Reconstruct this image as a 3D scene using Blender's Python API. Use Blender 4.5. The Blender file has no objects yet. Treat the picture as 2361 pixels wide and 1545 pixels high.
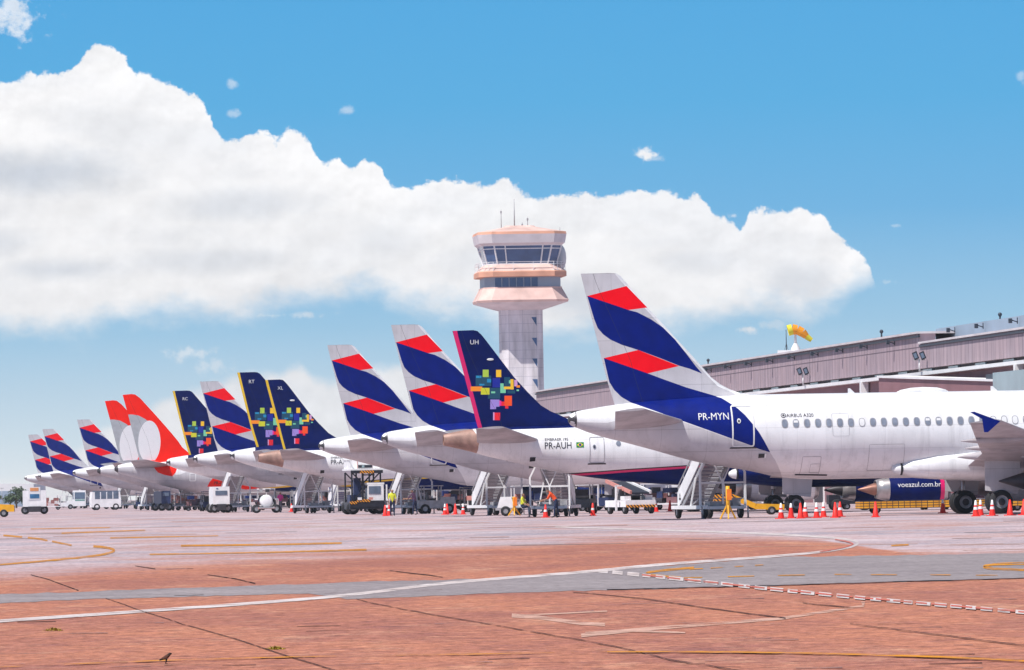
import bpy, bmesh, math, random
import numpy as np
from mathutils import Vector, Matrix
from mathutils.geometry import delaunay_2d_cdt
random.seed(7)
R = math.radians
S = bpy.context.scene
COL = S.collection

# ------------------------------------------------------------------ camera model (photo pixels 2361 x 1545)
F = 15000.0; CX, CY = 1180.5, 772.5; HC = 1.55; ROLL = 0.018; HZ = 357.15
PITCH = math.atan(HZ / F); THETA = R(9.0); CT, ST, TT = math.cos(THETA), math.sin(THETA), math.tan(THETA)
cr, sr = math.cos(ROLL), math.sin(ROLL)
right0 = Vector((1, 0, 0)); up0 = Vector((0, -math.sin(PITCH), math.cos(PITCH))); fwd = Vector((0, math.cos(PITCH), math.sin(PITCH)))
camR = right0 * cr - up0 * sr; camU = right0 * sr + up0 * cr
CAM = Vector((0, 0, HC))
def ray(px, py): return fwd + camR * ((px - CX) / F) - camU * ((py - CY) / F)
def ground(px, py, z=0.0):
    d = ray(px, py); t = (z - HC) / d.z
    return CAM + d * t
def at(px, py, D):
    d = ray(px, py); return CAM + d * (D / d.y)
def yh(px): return 1150.9 - 0.018 * px
def spot(px, D):
    p = at(px, yh(px) + HC * F / D, D); return Vector((p.x, p.y, 0))
def unroll(px, py):
    u, v = px - CX, py - CY
    return u * cr - v * sr, -u * sr - v * cr + HZ

# ------------------------------------------------------------------ materials
def new_mat(name):
    m = bpy.data.materials.new(name); m.use_nodes = True
    nt = m.node_tree; b = nt.nodes['Principled BSDF']
    return m, nt, b
def N(nt, t, **kw):
    n = nt.nodes.new(t)
    for k, v in kw.items(): setattr(n, k, v)
    return n
def mat(name, col, rough=0.5, metal=0.0, var=0.12, scale=3.0, coat=0.0, spec=0.5, seams=0.0):
    m, nt, b = new_mat(name)
    L = nt.links
    tc = N(nt, 'ShaderNodeTexCoord')
    nz = N(nt, 'ShaderNodeTexNoise'); nz.inputs['Scale'].default_value = scale; nz.inputs['Detail'].default_value = 6
    L.new(tc.outputs['Object'], nz.inputs['Vector'])
    mr = N(nt, 'ShaderNodeMapRange'); mr.inputs[1].default_value = 0.3; mr.inputs[2].default_value = 0.7
    mr.inputs[3].default_value = 1 - var; mr.inputs[4].default_value = 1 + var * 0.35
    L.new(nz.outputs['Fac'], mr.inputs[0])
    out = mr.outputs[0]
    if seams:                                       # run-off streaks and grime
        mp = N(nt, 'ShaderNodeMapping'); mp.inputs['Scale'].default_value = (2.6, 2.6, .22); L.new(tc.outputs['Object'], mp.inputs[0])
        n2 = N(nt, 'ShaderNodeTexNoise'); n2.inputs['Scale'].default_value = 1.0; n2.inputs['Detail'].default_value = 7; n2.inputs['Roughness'].default_value = .7; L.new(mp.outputs[0], n2.inputs['Vector'])
        r2 = N(nt, 'ShaderNodeMapRange'); r2.inputs[1].default_value = .50; r2.inputs[2].default_value = .74; r2.inputs[3].default_value = 1.0; r2.inputs[4].default_value = .80; L.new(n2.outputs['Fac'], r2.inputs[0])
        m2 = N(nt, 'ShaderNodeMath', operation='MULTIPLY'); L.new(out, m2.inputs[0]); L.new(r2.outputs[0], m2.inputs[1]); out = m2.outputs[0]
        sx = N(nt, 'ShaderNodeSeparateXYZ'); L.new(tc.outputs['Object'], sx.inputs[0])
        for axis, per, w in (('X', 2.13, 0.012), ('Z', 1.07, 0.02)):
            md = N(nt, 'ShaderNodeMath', operation='PINGPONG'); md.inputs[1].default_value = per / 2
            L.new(sx.outputs[axis], md.inputs[0])
            lt = N(nt, 'ShaderNodeMath', operation='LESS_THAN'); lt.inputs[1].default_value = w
            L.new(md.outputs[0], lt.inputs[0])
            ml = N(nt, 'ShaderNodeMath', operation='MULTIPLY_ADD'); ml.inputs[1].default_value = -seams; ml.inputs[2].default_value = 1
            L.new(lt.outputs[0], ml.inputs[0])
            mm = N(nt, 'ShaderNodeMath', operation='MULTIPLY'); L.new(out, mm.inputs[0]); L.new(ml.outputs[0], mm.inputs[1]); out = mm.outputs[0]
    mx = N(nt, 'ShaderNodeVectorMath', operation='SCALE'); mx.inputs[0].default_value = col[:3]
    L.new(out, mx.inputs['Scale']); L.new(mx.outputs[0], b.inputs['Base Color'])
    b.inputs['Roughness'].default_value = rough; b.inputs['Metallic'].default_value = metal
    b.inputs['Specular IOR Level'].default_value = spec
    b.inputs['Coat Weight'].default_value = coat
    return m
M = {}
def mk(k, *a, **kw): M[k] = mat(k, *a, **kw)
mk('paint_white', (0.83, 0.825, 0.84), 0.35, var=0.10, scale=0.8, coat=0.15, seams=0.12)
mk('paint_grey', (0.58, 0.56, 0.59), 0.4, var=0.14, scale=0.9, seams=0.2)
mk('paint_blue', (0.0, 0.010, 0.175), 0.55, var=0.25, scale=1.2, spec=.08)
mk('paint_navy', (0.0, 0.007, 0.095), 0.55, var=0.3, scale=1.4, spec=.08)
mk('paint_red', (0.92, 0.001, 0.012), 0.6, spec=.1, var=0.08, scale=1.0)
mk('paint_orange_red', (0.94, 0.012, 0.001), 0.6, spec=.1, var=0.08, scale=1.0)
mk('paint_oval', (0.78, 0.78, 0.80), 0.4, var=0.03)
mk('fin_grey', (0.42, 0.44, 0.47), 0.5, var=0.2, scale=1.5)
mk('pink_stripe', (0.70, 0.004, 0.13), 0.4, var=0.05)
mk('yellow_stripe', (0.80, 0.52, 0.02), 0.4, var=0.05)
mk('black_line', (0.012, 0.011, 0.016), 0.5, var=0.05)
mk('bronze', (0.42, 0.25, 0.20), 0.5, metal=0.15, var=0.45, scale=2.0)
mk('wing_grey', (0.46, 0.42, 0.44), 0.45, var=0.25, scale=1.0, seams=0.12)
mk('bare_metal', (0.50, 0.47, 0.47), 0.35, metal=0.7, var=0.3, scale=2.5)
mk('hot_metal', (0.33, 0.16, 0.12), 0.45, metal=0.5, var=0.35, scale=2.5)
mk('dark_metal', (0.055, 0.05, 0.06), 0.5, metal=0.3, var=0.3)
mk('rubber', (0.016, 0.016, 0.020), 0.8, var=0.35, scale=6)
mk('rim', (0.36, 0.36, 0.38), 0.45, metal=0.4, var=0.3, scale=6)
mk('glass', (0.13, 0.17, 0.24), 0.12, var=0.25, scale=2.0)
mk('cabin_pane', (0.24, 0.27, 0.34), 0.2, var=0.25, scale=4.0)
mk('shade', (0.74, 0.74, 0.75), 0.5, var=0.05)
mk('white_paint', (0.86, 0.85, 0.86), 0.5, var=0.14, scale=2.0)
mk('coping', (0.62, 0.57, 0.59), 0.7, var=0.2, scale=.3)
mk('steel', (0.42, 0.41, 0.43), 0.5, metal=0.2, var=0.3, scale=3)
mk('tread', (0.46, 0.42, 0.45), 0.7, var=0.35, scale=4)
mk('black_paint', (0.014, 0.016, 0.028), 0.45, var=0.3, scale=3)
mk('navy_body', (0.02, 0.035, 0.11), 0.5, var=0.3, scale=2)
mk('yellow', (0.86, 0.42, 0.01), 0.5, var=0.15, scale=3)
mk('orange', (0.85, 0.20, 0.01), 0.5, var=0.15, scale=3)
mk('cone_red', (0.86, 0.022, 0.012), 0.55, var=0.15, scale=5)
mk('cone_white', (0.82, 0.80, 0.80), 0.5, var=0.1, scale=5)
mk('salmon', (0.62, 0.26, 0.22), 0.5, var=0.2, scale=3)
mk('belt', (0.025, 0.03, 0.05), 0.8, var=0.5, scale=5)
mk('luggage', (0.16, 0.09, 0.13), 0.7, var=0.6, scale=2.2)
mk('blue_tarp', (0.015, 0.06, 0.32), 0.6, var=0.25, scale=2)
mk('skin', (0.36, 0.19, 0.12), 0.6, var=0.05)
mk('hair', (0.02, 0.014, 0.012), 0.7, var=0.2)
mk('vest_orange', (0.88, 0.09, 0.01), 0.7, var=0.15, scale=6)
mk('vest_yellow', (0.70, 0.72, 0.04), 0.7, var=0.15, scale=6)
mk('vest_magenta', (0.78, 0.03, 0.30), 0.7, var=0.15, scale=6)
mk('trousers', (0.012, 0.022, 0.07), 0.8, var=0.25, scale=6)
mk('grey_trousers', (0.16, 0.16, 0.20), 0.8, var=0.25, scale=6)
mk('shirt_dark', (0.10, 0.04, 0.09), 0.8, var=0.25, scale=6)
mk('tower_concrete', (0.74, 0.68, 0.70), 0.8, var=0.25, scale=0.3)
mk('tower_pink', (0.76, 0.52, 0.46), 0.8, var=0.3, scale=0.4)
mk('tower_orange', (0.74, 0.37, 0.25), 0.8, var=0.25, scale=0.4)
mk('tower_glass', (0.06, 0.12, 0.27), 0.15, var=0.3, scale=0.5)
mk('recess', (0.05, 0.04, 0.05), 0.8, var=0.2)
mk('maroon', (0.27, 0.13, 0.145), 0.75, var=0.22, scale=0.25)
mk('blue_metal', (0.30, 0.38, 0.48), 0.5, var=0.15, scale=0.25)
mk('teal_glass', (0.28, 0.38, 0.42), 0.2, var=0.25, scale=0.3)
mk('gutter', (0.82, 0.81, 0.82), 0.6, var=0.15, scale=0.2)
mk('lamp_dark', (0.03, 0.04, 0.06), 0.5, var=0.2)
mk('sock_orange', (0.88, 0.32, 0.01), 0.8, var=0.1)
mk('sock_yellow', (0.72, 0.62, 0.04), 0.8, var=0.1)
mk('bird_brown', (0.10, 0.035, 0.02), 0.8, var=0.5, scale=40)
mk('bird_dark', (0.008, 0.006, 0.006), 0.8, var=0.3, scale=40)
mk('weed', (0.36, 0.28, 0.02), 0.8, var=0.4, scale=20)
mk('foliage', (0.07, 0.11, 0.05), 0.8, var=0.4, scale=1)
mk('bark', (0.10, 0.07, 0.05), 0.9, var=0.3, scale=3)
mk('far_white', (0.72, 0.72, 0.73), 0.7, var=0.1, scale=0.2)
mk('poster_orange', (0.70, 0.28, 0.10), 0.6, var=0.1); mk('poster_blue', (0.03, 0.16, 0.34), 0.6, var=0.4, scale=4)
mk('green', (0.03, 0.30, 0.22), 0.6); mk('flag_green', (0.02, 0.25, 0.06), 0.5); mk('flag_yellow', (0.85, 0.65, 0.02), 0.5)
mk('flag_blue', (0.01, 0.03, 0.25), 0.5)
for k, c in dict(px_green=(.42, .60, .06), px_yellow=(.95, .55, .02), px_teal=(.004, .065, .12), px_orange=(.95, .27, .01), px_lime=(.62, .62, .02),
                 px_mint=(.20, .62, .36), px_pink=(.66, .34, .60), px_lilac=(.34, .24, .64), px_flame=(.95, .08, .004), px_red=(.86, .006, .02),
                 px_magenta=(.80, .02, .30), px_royal=(.004, .012, .30), px_cyan=(.01, .26, .50)).items(): mk(k, c, 0.4, var=0.05)

def stripes_mat(name, c1, c2, sx=5.0, sz=5.0):
    m, nt, b = new_mat(name)
    tc = N(nt, 'ShaderNodeTexCoord'); sp = N(nt, 'ShaderNodeSeparateXYZ'); nt.links.new(tc.outputs['Object'], sp.inputs[0])
    a = N(nt, 'ShaderNodeMath', operation='MULTIPLY'); a.inputs[1].default_value = sx; nt.links.new(sp.outputs['X'], a.inputs[0])
    y = N(nt, 'ShaderNodeMath', operation='MULTIPLY'); y.inputs[1].default_value = sx; nt.links.new(sp.outputs['Y'], y.inputs[0])
    z = N(nt, 'ShaderNodeMath', operation='MULTIPLY'); z.inputs[1].default_value = sz; nt.links.new(sp.outputs['Z'], z.inputs[0])
    s1 = N(nt, 'ShaderNodeMath', operation='ADD'); nt.links.new(a.outputs[0], s1.inputs[0]); nt.links.new(y.outputs[0], s1.inputs[1])
    s2 = N(nt, 'ShaderNodeMath', operation='ADD'); nt.links.new(s1.outputs[0], s2.inputs[0]); nt.links.new(z.outputs[0], s2.inputs[1])
    fr = N(nt, 'ShaderNodeMath', operation='FRACT'); nt.links.new(s2.outputs[0], fr.inputs[0])
    gt = N(nt, 'ShaderNodeMath', operation='GREATER_THAN'); gt.inputs[1].default_value = 0.5; nt.links.new(fr.outputs[0], gt.inputs[0])
    mx = N(nt, 'ShaderNodeMix', data_type='RGBA'); mx.inputs['A'].default_value = (*c1, 1); mx.inputs['B'].default_value = (*c2, 1)
    nt.links.new(gt.outputs[0], mx.inputs['Factor']); nt.links.new(mx.outputs['Result'], b.inputs['Base Color']); b.inputs['Roughness'].default_value = 0.5
    return m
M['hazard'] = stripes_mat('hazard', (0.85, 0.32, 0.01), (0.012, 0.012, 0.018))
def brick_mat(name, c1, c2, cm, scale, bw, rh, mortar, rough=0.6, axes='XZ'):
    m, nt, b = new_mat(name)
    tc = N(nt, 'ShaderNodeTexCoord'); sp = N(nt, 'ShaderNodeSeparateXYZ'); cb = N(nt, 'ShaderNodeCombineXYZ')
    nt.links.new(tc.outputs['Object'], sp.inputs[0]); nt.links.new(sp.outputs[axes[0]], cb.inputs[0]); nt.links.new(sp.outputs[axes[1]], cb.inputs[1])
    br = N(nt, 'ShaderNodeTexBrick'); br.inputs['Color1'].default_value = (*c1, 1); br.inputs['Color2'].default_value = (*c2, 1); br.inputs['Mortar'].default_value = (*cm, 1)
    br.inputs['Scale'].default_value = scale; br.inputs['Brick Width'].default_value = bw; br.inputs['Row Height'].default_value = rh; br.inputs['Mortar Size'].default_value = mortar
    br.offset = 0.0; nt.links.new(cb.outputs[0], br.inputs['Vector'])
    nz = N(nt, 'ShaderNodeTexNoise'); nz.inputs['Scale'].default_value = 0.35; nz.inputs['Detail'].default_value = 8
    mp = N(nt, 'ShaderNodeMapping'); mp.inputs['Scale'].default_value = (3, 3, 0.5); nt.links.new(tc.outputs['Object'], mp.inputs[0]); nt.links.new(mp.outputs[0], nz.inputs['Vector'])
    mr = N(nt, 'ShaderNodeMapRange'); mr.inputs[1].default_value = .3; mr.inputs[2].default_value = .7; mr.inputs[3].default_value = .66; mr.inputs[4].default_value = 1.08; nt.links.new(nz.outputs['Fac'], mr.inputs[0])
    sc = N(nt, 'ShaderNodeVectorMath', operation='SCALE'); nt.links.new(br.outputs['Color'], sc.inputs[0]); nt.links.new(mr.outputs[0], sc.inputs['Scale'])
    nt.links.new(sc.outputs[0], b.inputs['Base Color']); b.inputs['Roughness'].default_value = rough
    return m
M['fascia'] = brick_mat('fascia', (0.44, 0.33, 0.365), (0.385, 0.30, 0.34), (0.15, 0.11, 0.14), 1.0, 1.55, 4.0, 0.05, 0.85)
M['shaft'] = brick_mat('shaft', (0.82, 0.77, 0.79), (0.78, 0.74, 0.77), (0.56, 0.53, 0.58), 1.0, 2.1, 1.35, 0.035, 0.85)
M['dolly_grid'] = brick_mat('dolly_grid', (0.82, 0.38, 0.01), (0.70, 0.28, 0.01), (0.05, 0.03, 0.02), 1.0, 0.30, 0.13, 0.02, 0.6)

# ------------------------------------------------------------------ mesh helpers
class MB:
    def __init__(s): s.v = []; s.f = []; s.m = []; s.mats = []; s.smooth = []
    def mi(s, m):
        if isinstance(m, str): m = M[m]
        if m not in s.mats: s.mats.append(m)
        return s.mats.index(m)
    def add(s, vs, fs, m, smooth=False):
        o = len(s.v); s.v += [tuple(v) for v in vs]; i = s.mi(m)
        for f in fs: s.f.append([a + o for a in f]); s.m.append(i); s.smooth.append(smooth)
    def box(s, c, d, m, rot=0.0, ry=0.0):
        x, y, z = d[0] / 2, d[1] / 2, d[2] / 2
        vs = [Vector((a * x, b * y, e * z)) for a in (-1, 1) for b in (-1, 1) for e in (-1, 1)]
        mt = Matrix.Rotation(rot, 3, 'Z') @ Matrix.Rotation(ry, 3, 'Y')
        vs = [mt @ v + Vector(c) for v in vs]
        s.add(vs, [(0, 1, 3, 2), (4, 6, 7, 5), (0, 4, 5, 1), (2, 3, 7, 6), (0, 2, 6, 4), (1, 5, 7, 3)], m)
    def span(s, a, b, m): s.box([(a[i] + b[i]) / 2 for i in range(3)], [abs(b[i] - a[i]) for i in range(3)], m)
    def bar(s, a, b, w, m, h=None):
        a, b = Vector(a), Vector(b); d = (b - a).normalized(); h = h or w
        u = d.cross(Vector((0, 0, 1)));
        if u.length < 1e-3: u = Vector((1, 0, 0))
        u.normalize(); n = u.cross(d).normalized()
        vs = [p + u * (i * w / 2) + n * (j * h / 2) for p in (a, b) for i, j in ((-1, -1), (1, -1), (1, 1), (-1, 1))]
        s.add(vs, [(3, 2, 1, 0), (4, 5, 6, 7), (0, 1, 5, 4), (1, 2, 6, 5), (2, 3, 7, 6), (3, 0, 4, 7)], m)
    def tube(s, a, b, r, m, r2=None, n=12):
        a, b = Vector(a), Vector(b); d = (b - a).normalized(); r2 = r if r2 is None else r2
        u = d.orthogonal().normalized(); w = d.cross(u)
        vs = [p + (u * math.cos(2 * math.pi * k / n) + w * math.sin(2 * math.pi * k / n)) * q for p, q in ((a, r), (b, r2)) for k in range(n)]
        s.add(vs, [(k, (k + 1) % n, n + (k + 1) % n, n + k) for k in range(n)], m, True)
        s.add(vs[:n], [list(range(n))[::-1]], m); s.add(vs[n:], [list(range(n))], m)
    def lathe(s, prof, org, axis, m, n=24):       # prof: (along, radius); m: material or list per segment
        axis = Vector(axis).normalized(); u = axis.orthogonal().normalized(); w = axis.cross(u); org = Vector(org)
        vs = [org + axis * t + (u * math.cos(2 * math.pi * k / n) + w * math.sin(2 * math.pi * k / n)) * max(r, 1e-4) for t, r in prof for k in range(n)]
        for i in range(len(prof) - 1):
            mm = m[i] if isinstance(m, list) else m
            s.add(vs[i * n:(i + 2) * n], [(k, (k + 1) % n, n + (k + 1) % n, n + k) for k in range(n)], mm, True)
    def prism(s, poly, a, b, m, axis='y'):        # polygon in the plane normal to axis, from a to b
        n = len(poly)
        def p(q, t): return (q[0], t, q[1]) if axis == 'y' else ((t, q[0], q[1]) if axis == 'x' else (q[0], q[1], t))
        vs = [p(q, a) for q in poly] + [p(q, b) for q in poly]
        s.add(vs, [list(range(n)), list(range(2 * n - 1, n - 1, -1))] + [(k, n + k, n + (k + 1) % n, (k + 1) % n) for k in range(n)], m)
    def ball(s, c, r, m, n=12):
        if not hasattr(r, '__len__'): r = (r, r, r)
        vs = []; fs = []; k = n // 2
        for i in range(k + 1):
            a = math.pi * i / k
            for j in range(n): vs.append((c[0] + r[0] * math.sin(a) * math.cos(2 * math.pi * j / n), c[1] + r[1] * math.sin(a) * math.sin(2 * math.pi * j / n), c[2] + r[2] * math.cos(a)))
        for i in range(k):
            for j in range(n): fs.append((i * n + j, (i + 1) * n + j, (i + 1) * n + (j + 1) % n, i * n + (j + 1) % n))
        s.add(vs, fs, m, True)
    def build(s, name, parent=None, fix=True):
        me = bpy.data.meshes.new(name); me.from_pydata(s.v, [], s.f)
        for m in s.mats: me.materials.append(m)
        me.polygons.foreach_set('material_index', s.m); me.polygons.foreach_set('use_smooth', s.smooth)
        if fix:
            bm = bmesh.new(); bm.from_mesh(me); bmesh.ops.remove_doubles(bm, verts=bm.verts, dist=1e-5)
            bmesh.ops.recalc_face_normals(bm, faces=bm.faces); bm.to_mesh(me); bm.free()
        me.update()
        return link(name, me, parent)
def link(name, me, parent=None):
    o = bpy.data.objects.new(name, me); COL.objects.link(o)
    if parent: o.parent = parent
    return o
def tag(o, label=None, cat=None, group=None, kind=None):
    if label: o['label'] = label
    if cat: o['category'] = cat
    if group: o['group'] = group
    if kind: o['kind'] = kind
    return o
def empty(name, loc=(0, 0, 0), rz=0.0):
    o = bpy.data.objects.new(name, None); COL.objects.link(o); o.location = loc; o.rotation_euler = (0, 0, rz); o.empty_display_size = 0.5
    return o
def copy_tree(o, parent=None):
    c = o.copy(); COL.objects.link(c)
    if parent: c.parent = parent
    for ch in list(o.children): copy_tree(ch, c)
    return c
def text_verts(s, size, bold=0.0, spacing=1.0, squash=1.0):
    cu = bpy.data.curves.new('t', 'FONT'); cu.body = s; cu.size = size; cu.offset = 0; cu.space_character = spacing; cu.resolution_u = 3
    ob = bpy.data.objects.new('t', cu); COL.objects.link(ob); bpy.context.view_layer.update()
    me = ob.evaluated_get(bpy.context.evaluated_depsgraph_get()).to_mesh()
    v = [(p.co.x * squash, p.co.y) for p in me.vertices]; f = [list(p.vertices) for p in me.polygons]
    bpy.data.objects.remove(ob); bpy.data.curves.remove(cu)
    return v, f

def pchip(xs, ys):
    xs = np.array(xs, float); ys = np.array(ys, float); h = np.diff(xs); d = np.diff(ys) / h
    m = np.zeros_like(xs); m[0] = d[0]; m[-1] = d[-1]
    for i in range(1, len(xs) - 1):
        if d[i - 1] * d[i] > 0:
            w1, w2 = 2 * h[i] + h[i - 1], h[i] + 2 * h[i - 1]; m[i] = (w1 + w2) / (w1 / d[i - 1] + w2 / d[i])
    def f(x):
        x = min(max(x, xs[0]), xs[-1]); i = min(max(int(np.searchsorted(xs, x)) - 1, 0), len(h) - 1)
        t = (x - xs[i]) / h[i]; t2, t3 = t * t, t ** 3
        return float((2 * t3 - 3 * t2 + 1) * ys[i] + (t3 - 2 * t2 + t) * h[i] * m[i] + (-2 * t3 + 3 * t2) * ys[i + 1] + (t3 - t2) * h[i] * m[i + 1])
    return f
def inside(p, poly):
    x, y = p; c = False; j = len(poly) - 1
    for i in range(len(poly)):
        xi, yi = poly[i]; xj, yj = poly[j]
        if (yi > y) != (yj > y) and x < (xj - xi) * (y - yi) / (yj - yi) + xi: c = not c
        j = i
    return c
def densify(poly, step, closed=True):
    out = []; n = len(poly)
    for i in range(n if closed else n - 1):
        a, b = poly[i], poly[(i + 1) % n]; k = max(1, int(math.dist(a, b) / step))
        out += [(a[0] + (b[0] - a[0]) * t / k, a[1] + (b[1] - a[1]) * t / k) for t in range(k)]
    if not closed: out.append(poly[-1])
    return out
def cdt(points, polys):
    vs = [Vector(p) for p in points]; es = []
    for p in polys:
        o = len(vs); vs += [Vector(q) for q in p]; n = len(p); es += [(o + i, o + (i + 1) % n) for i in range(n)]
    r = delaunay_2d_cdt(vs, es, [], 0, 1e-4)
    return [tuple(v) for v in r[0]], [list(f) for f in r[2]]

class Ref:                                        # maps photo pixels on one aircraft to its own metres (x forward from the tail end, z up)
    def __init__(s, sc, U0): s.s = sc; s.U0 = U0
    def xz(s, px, py, y=0.0):
        U, V = unroll(px, py); return (U - s.U0) / (s.s * CT) + y * TT, HC + V / s.s
A320 = Ref(48.5, unroll(1312, 966)[0]); E195 = Ref(41.3, unroll(1022, 1010)[0]); B737 = Ref(21.6, unroll(265, 1085)[0])

class Body:                                       # fuselage: upper line, lower line, half width over x
    def __init__(s, top, bot, half):
        s.t, s.b, s.w = pchip(*zip(*top)), pchip(*zip(*bot)), pchip(*zip(*half)); s.L = top[-1][0]
    def dims(s, x):
        t, b = s.t(x), s.b(x); return (t + b) / 2, max((t - b) / 2, .01), max(s.w(x), .01)
    def pt(s, x, ph):
        c, rz, ry = s.dims(x); return Vector((x, -ry * math.cos(ph), c + rz * math.sin(ph)))
    def phi(s, x, z):
        c, rz, _ = s.dims(x); return math.asin(max(-1, min(1, (z - c) / rz)))
    def nor(s, x, ph):
        e = .02; a = s.pt(min(x + e, s.L), ph) - s.pt(max(x - e, 0), ph); b = Vector((0, s.dims(x)[2] * math.sin(ph), s.dims(x)[1] * math.cos(ph)))
        n = a.cross(b).normalized(); c = s.pt(x, ph) - Vector((x, 0, s.dims(x)[0]))
        return n if n.dot(c) > 0 else -n
    def surf(s, x, z, off=.012):
        ph = s.phi(x, z); return s.pt(x, ph) + s.nor(x, ph) * off
    def from_px(s, ref, px, py):
        y = -1.5
        for _ in range(4):
            x, z = ref.xz(px, py, y); y = -s.dims(x)[2] * math.cos(s.phi(x, z))
        return x, z
    def skin(s, name, parent, base, regions, step=.7, nph=26, port=True):
        """regions: [(polygon in (x,z), material)]; later ones win"""
        RS = 2.0
        pts = []; xs = []; x = 0.0
        while x < s.L: xs.append(x); x += .12 if x < .5 else (.3 if x < 12 else (.15 if x > s.L - 1.2 else step))
        xs.append(s.L)
        for x in xs:
            for k in range(nph + 1): pts.append((x, RS * (-math.pi / 2 + math.pi * k / nph)))
        polys = []
        for poly, m in regions:
            q = []
            for x, z in densify(poly, .2):
                x = max(0, min(s.L, x)); q.append((x, RS * s.phi(x, z)))
            o = [q[0]]
            for p in q[1:]:
                if math.dist(p, o[-1]) > 2e-3: o.append(p)
            polys.append(o)
        v2, tr = cdt(pts, polys)
        V = []; NN = []; FF = []; MI = []; mats = [M[base]]
        def mid(m):
            if M[m] not in mats: mats.append(M[m])
            return mats.index(M[m])
        for side in (1, -1) if port else (1,):
            o = len(V)
            for x, p in v2:
                P = s.pt(x, p / RS); n = s.nor(x, p / RS); V.append((P.x, P.y * side, P.z)); NN.append((n.x, n.y * side, n.z))
            for f in tr:
                c = (sum(v2[i][0] for i in f) / 3, sum(v2[i][1] for i in f) / 3); m = base
                for q, (_, mm) in zip(polys, regions):
                    if inside(c, q): m = mm
                FF.append([i + o for i in (f if side == 1 else f[::-1])]); MI.append(mid(m))
        me = bpy.data.meshes.new(name); me.from_pydata(V, [], FF)
        for m in mats: me.materials.append(m)
        me.polygons.foreach_set('material_index', MI); me.polygons.foreach_set('use_smooth', [True] * len(FF)); me.update()
        if me.polygons[0].normal.dot(Vector(NN[FF[0][0]])) < 0: me.flip_normals()
        me.normals_split_custom_set_from_vertices(NN)
        return link(name, me, parent)
    def patch(s, mb, poly, m, off=.012, step=.25):   # a flat outline laid on the starboard skin
        q = densify(poly, step); cx = sum(p[0] for p in q) / len(q); cz = sum(p[1] for p in q) / len(q)
        vs = [s.surf(cx, cz, off)] + [s.surf(x, z, off) for x, z in q]; n = len(q)
        mb.add(vs, [(0, 1 + i, 1 + (i + 1) % n) for i in range(n)], m)
    def ring(s, mb, x0, x1, z0, z1, w, m, rad=.12, off=.012):
        def rr(d):
            a, b, c, e = x0 + d, x1 - d, z0 + d, z1 - d; r = max(rad - d, .01); out = []
            for cx, cz, st in ((b - r, e - r, 0), (a + r, e - r, 90), (a + r, c + r, 180), (b - r, c + r, 270)):
                out += [(cx + r * math.cos(R(st + t)), cz + r * math.sin(R(st + t))) for t in (0, 30, 60, 90)]
            return out
        A, B = rr(0), rr(w); qa = []; qb = []
        for i in range(len(A)):
            j = (i + 1) % len(A); k = max(1, int(math.dist(A[i], A[j]) / .2))
            for t in range(k): qa.append([A[i][c] + (A[j][c] - A[i][c]) * t / k for c in (0, 1)]); qb.append([B[i][c] + (B[j][c] - B[i][c]) * t / k for c in (0, 1)])
        n = len(qa); vs = [s.surf(*p, off) for p in qa] + [s.surf(*p, off) for p in qb]
        mb.add(vs, [(i, (i + 1) % n, n + (i + 1) % n, n + i) for i in range(n)], m)
    def text(s, name, parent, body, x, z, size, m, bold=.0, squash=1.0, off=.016, spacing=1.0):
        v, f = text_verts(body, size, 0, spacing, squash); mb = MB()
        for k, d in enumerate((0, bold, -bold) if bold else (0,)): mb.add([s.surf(x + a + d, z + b + d * .5, off + .003 * k) for a, b in v], f, m); return mb.build(name, parent, fix=False)

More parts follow.
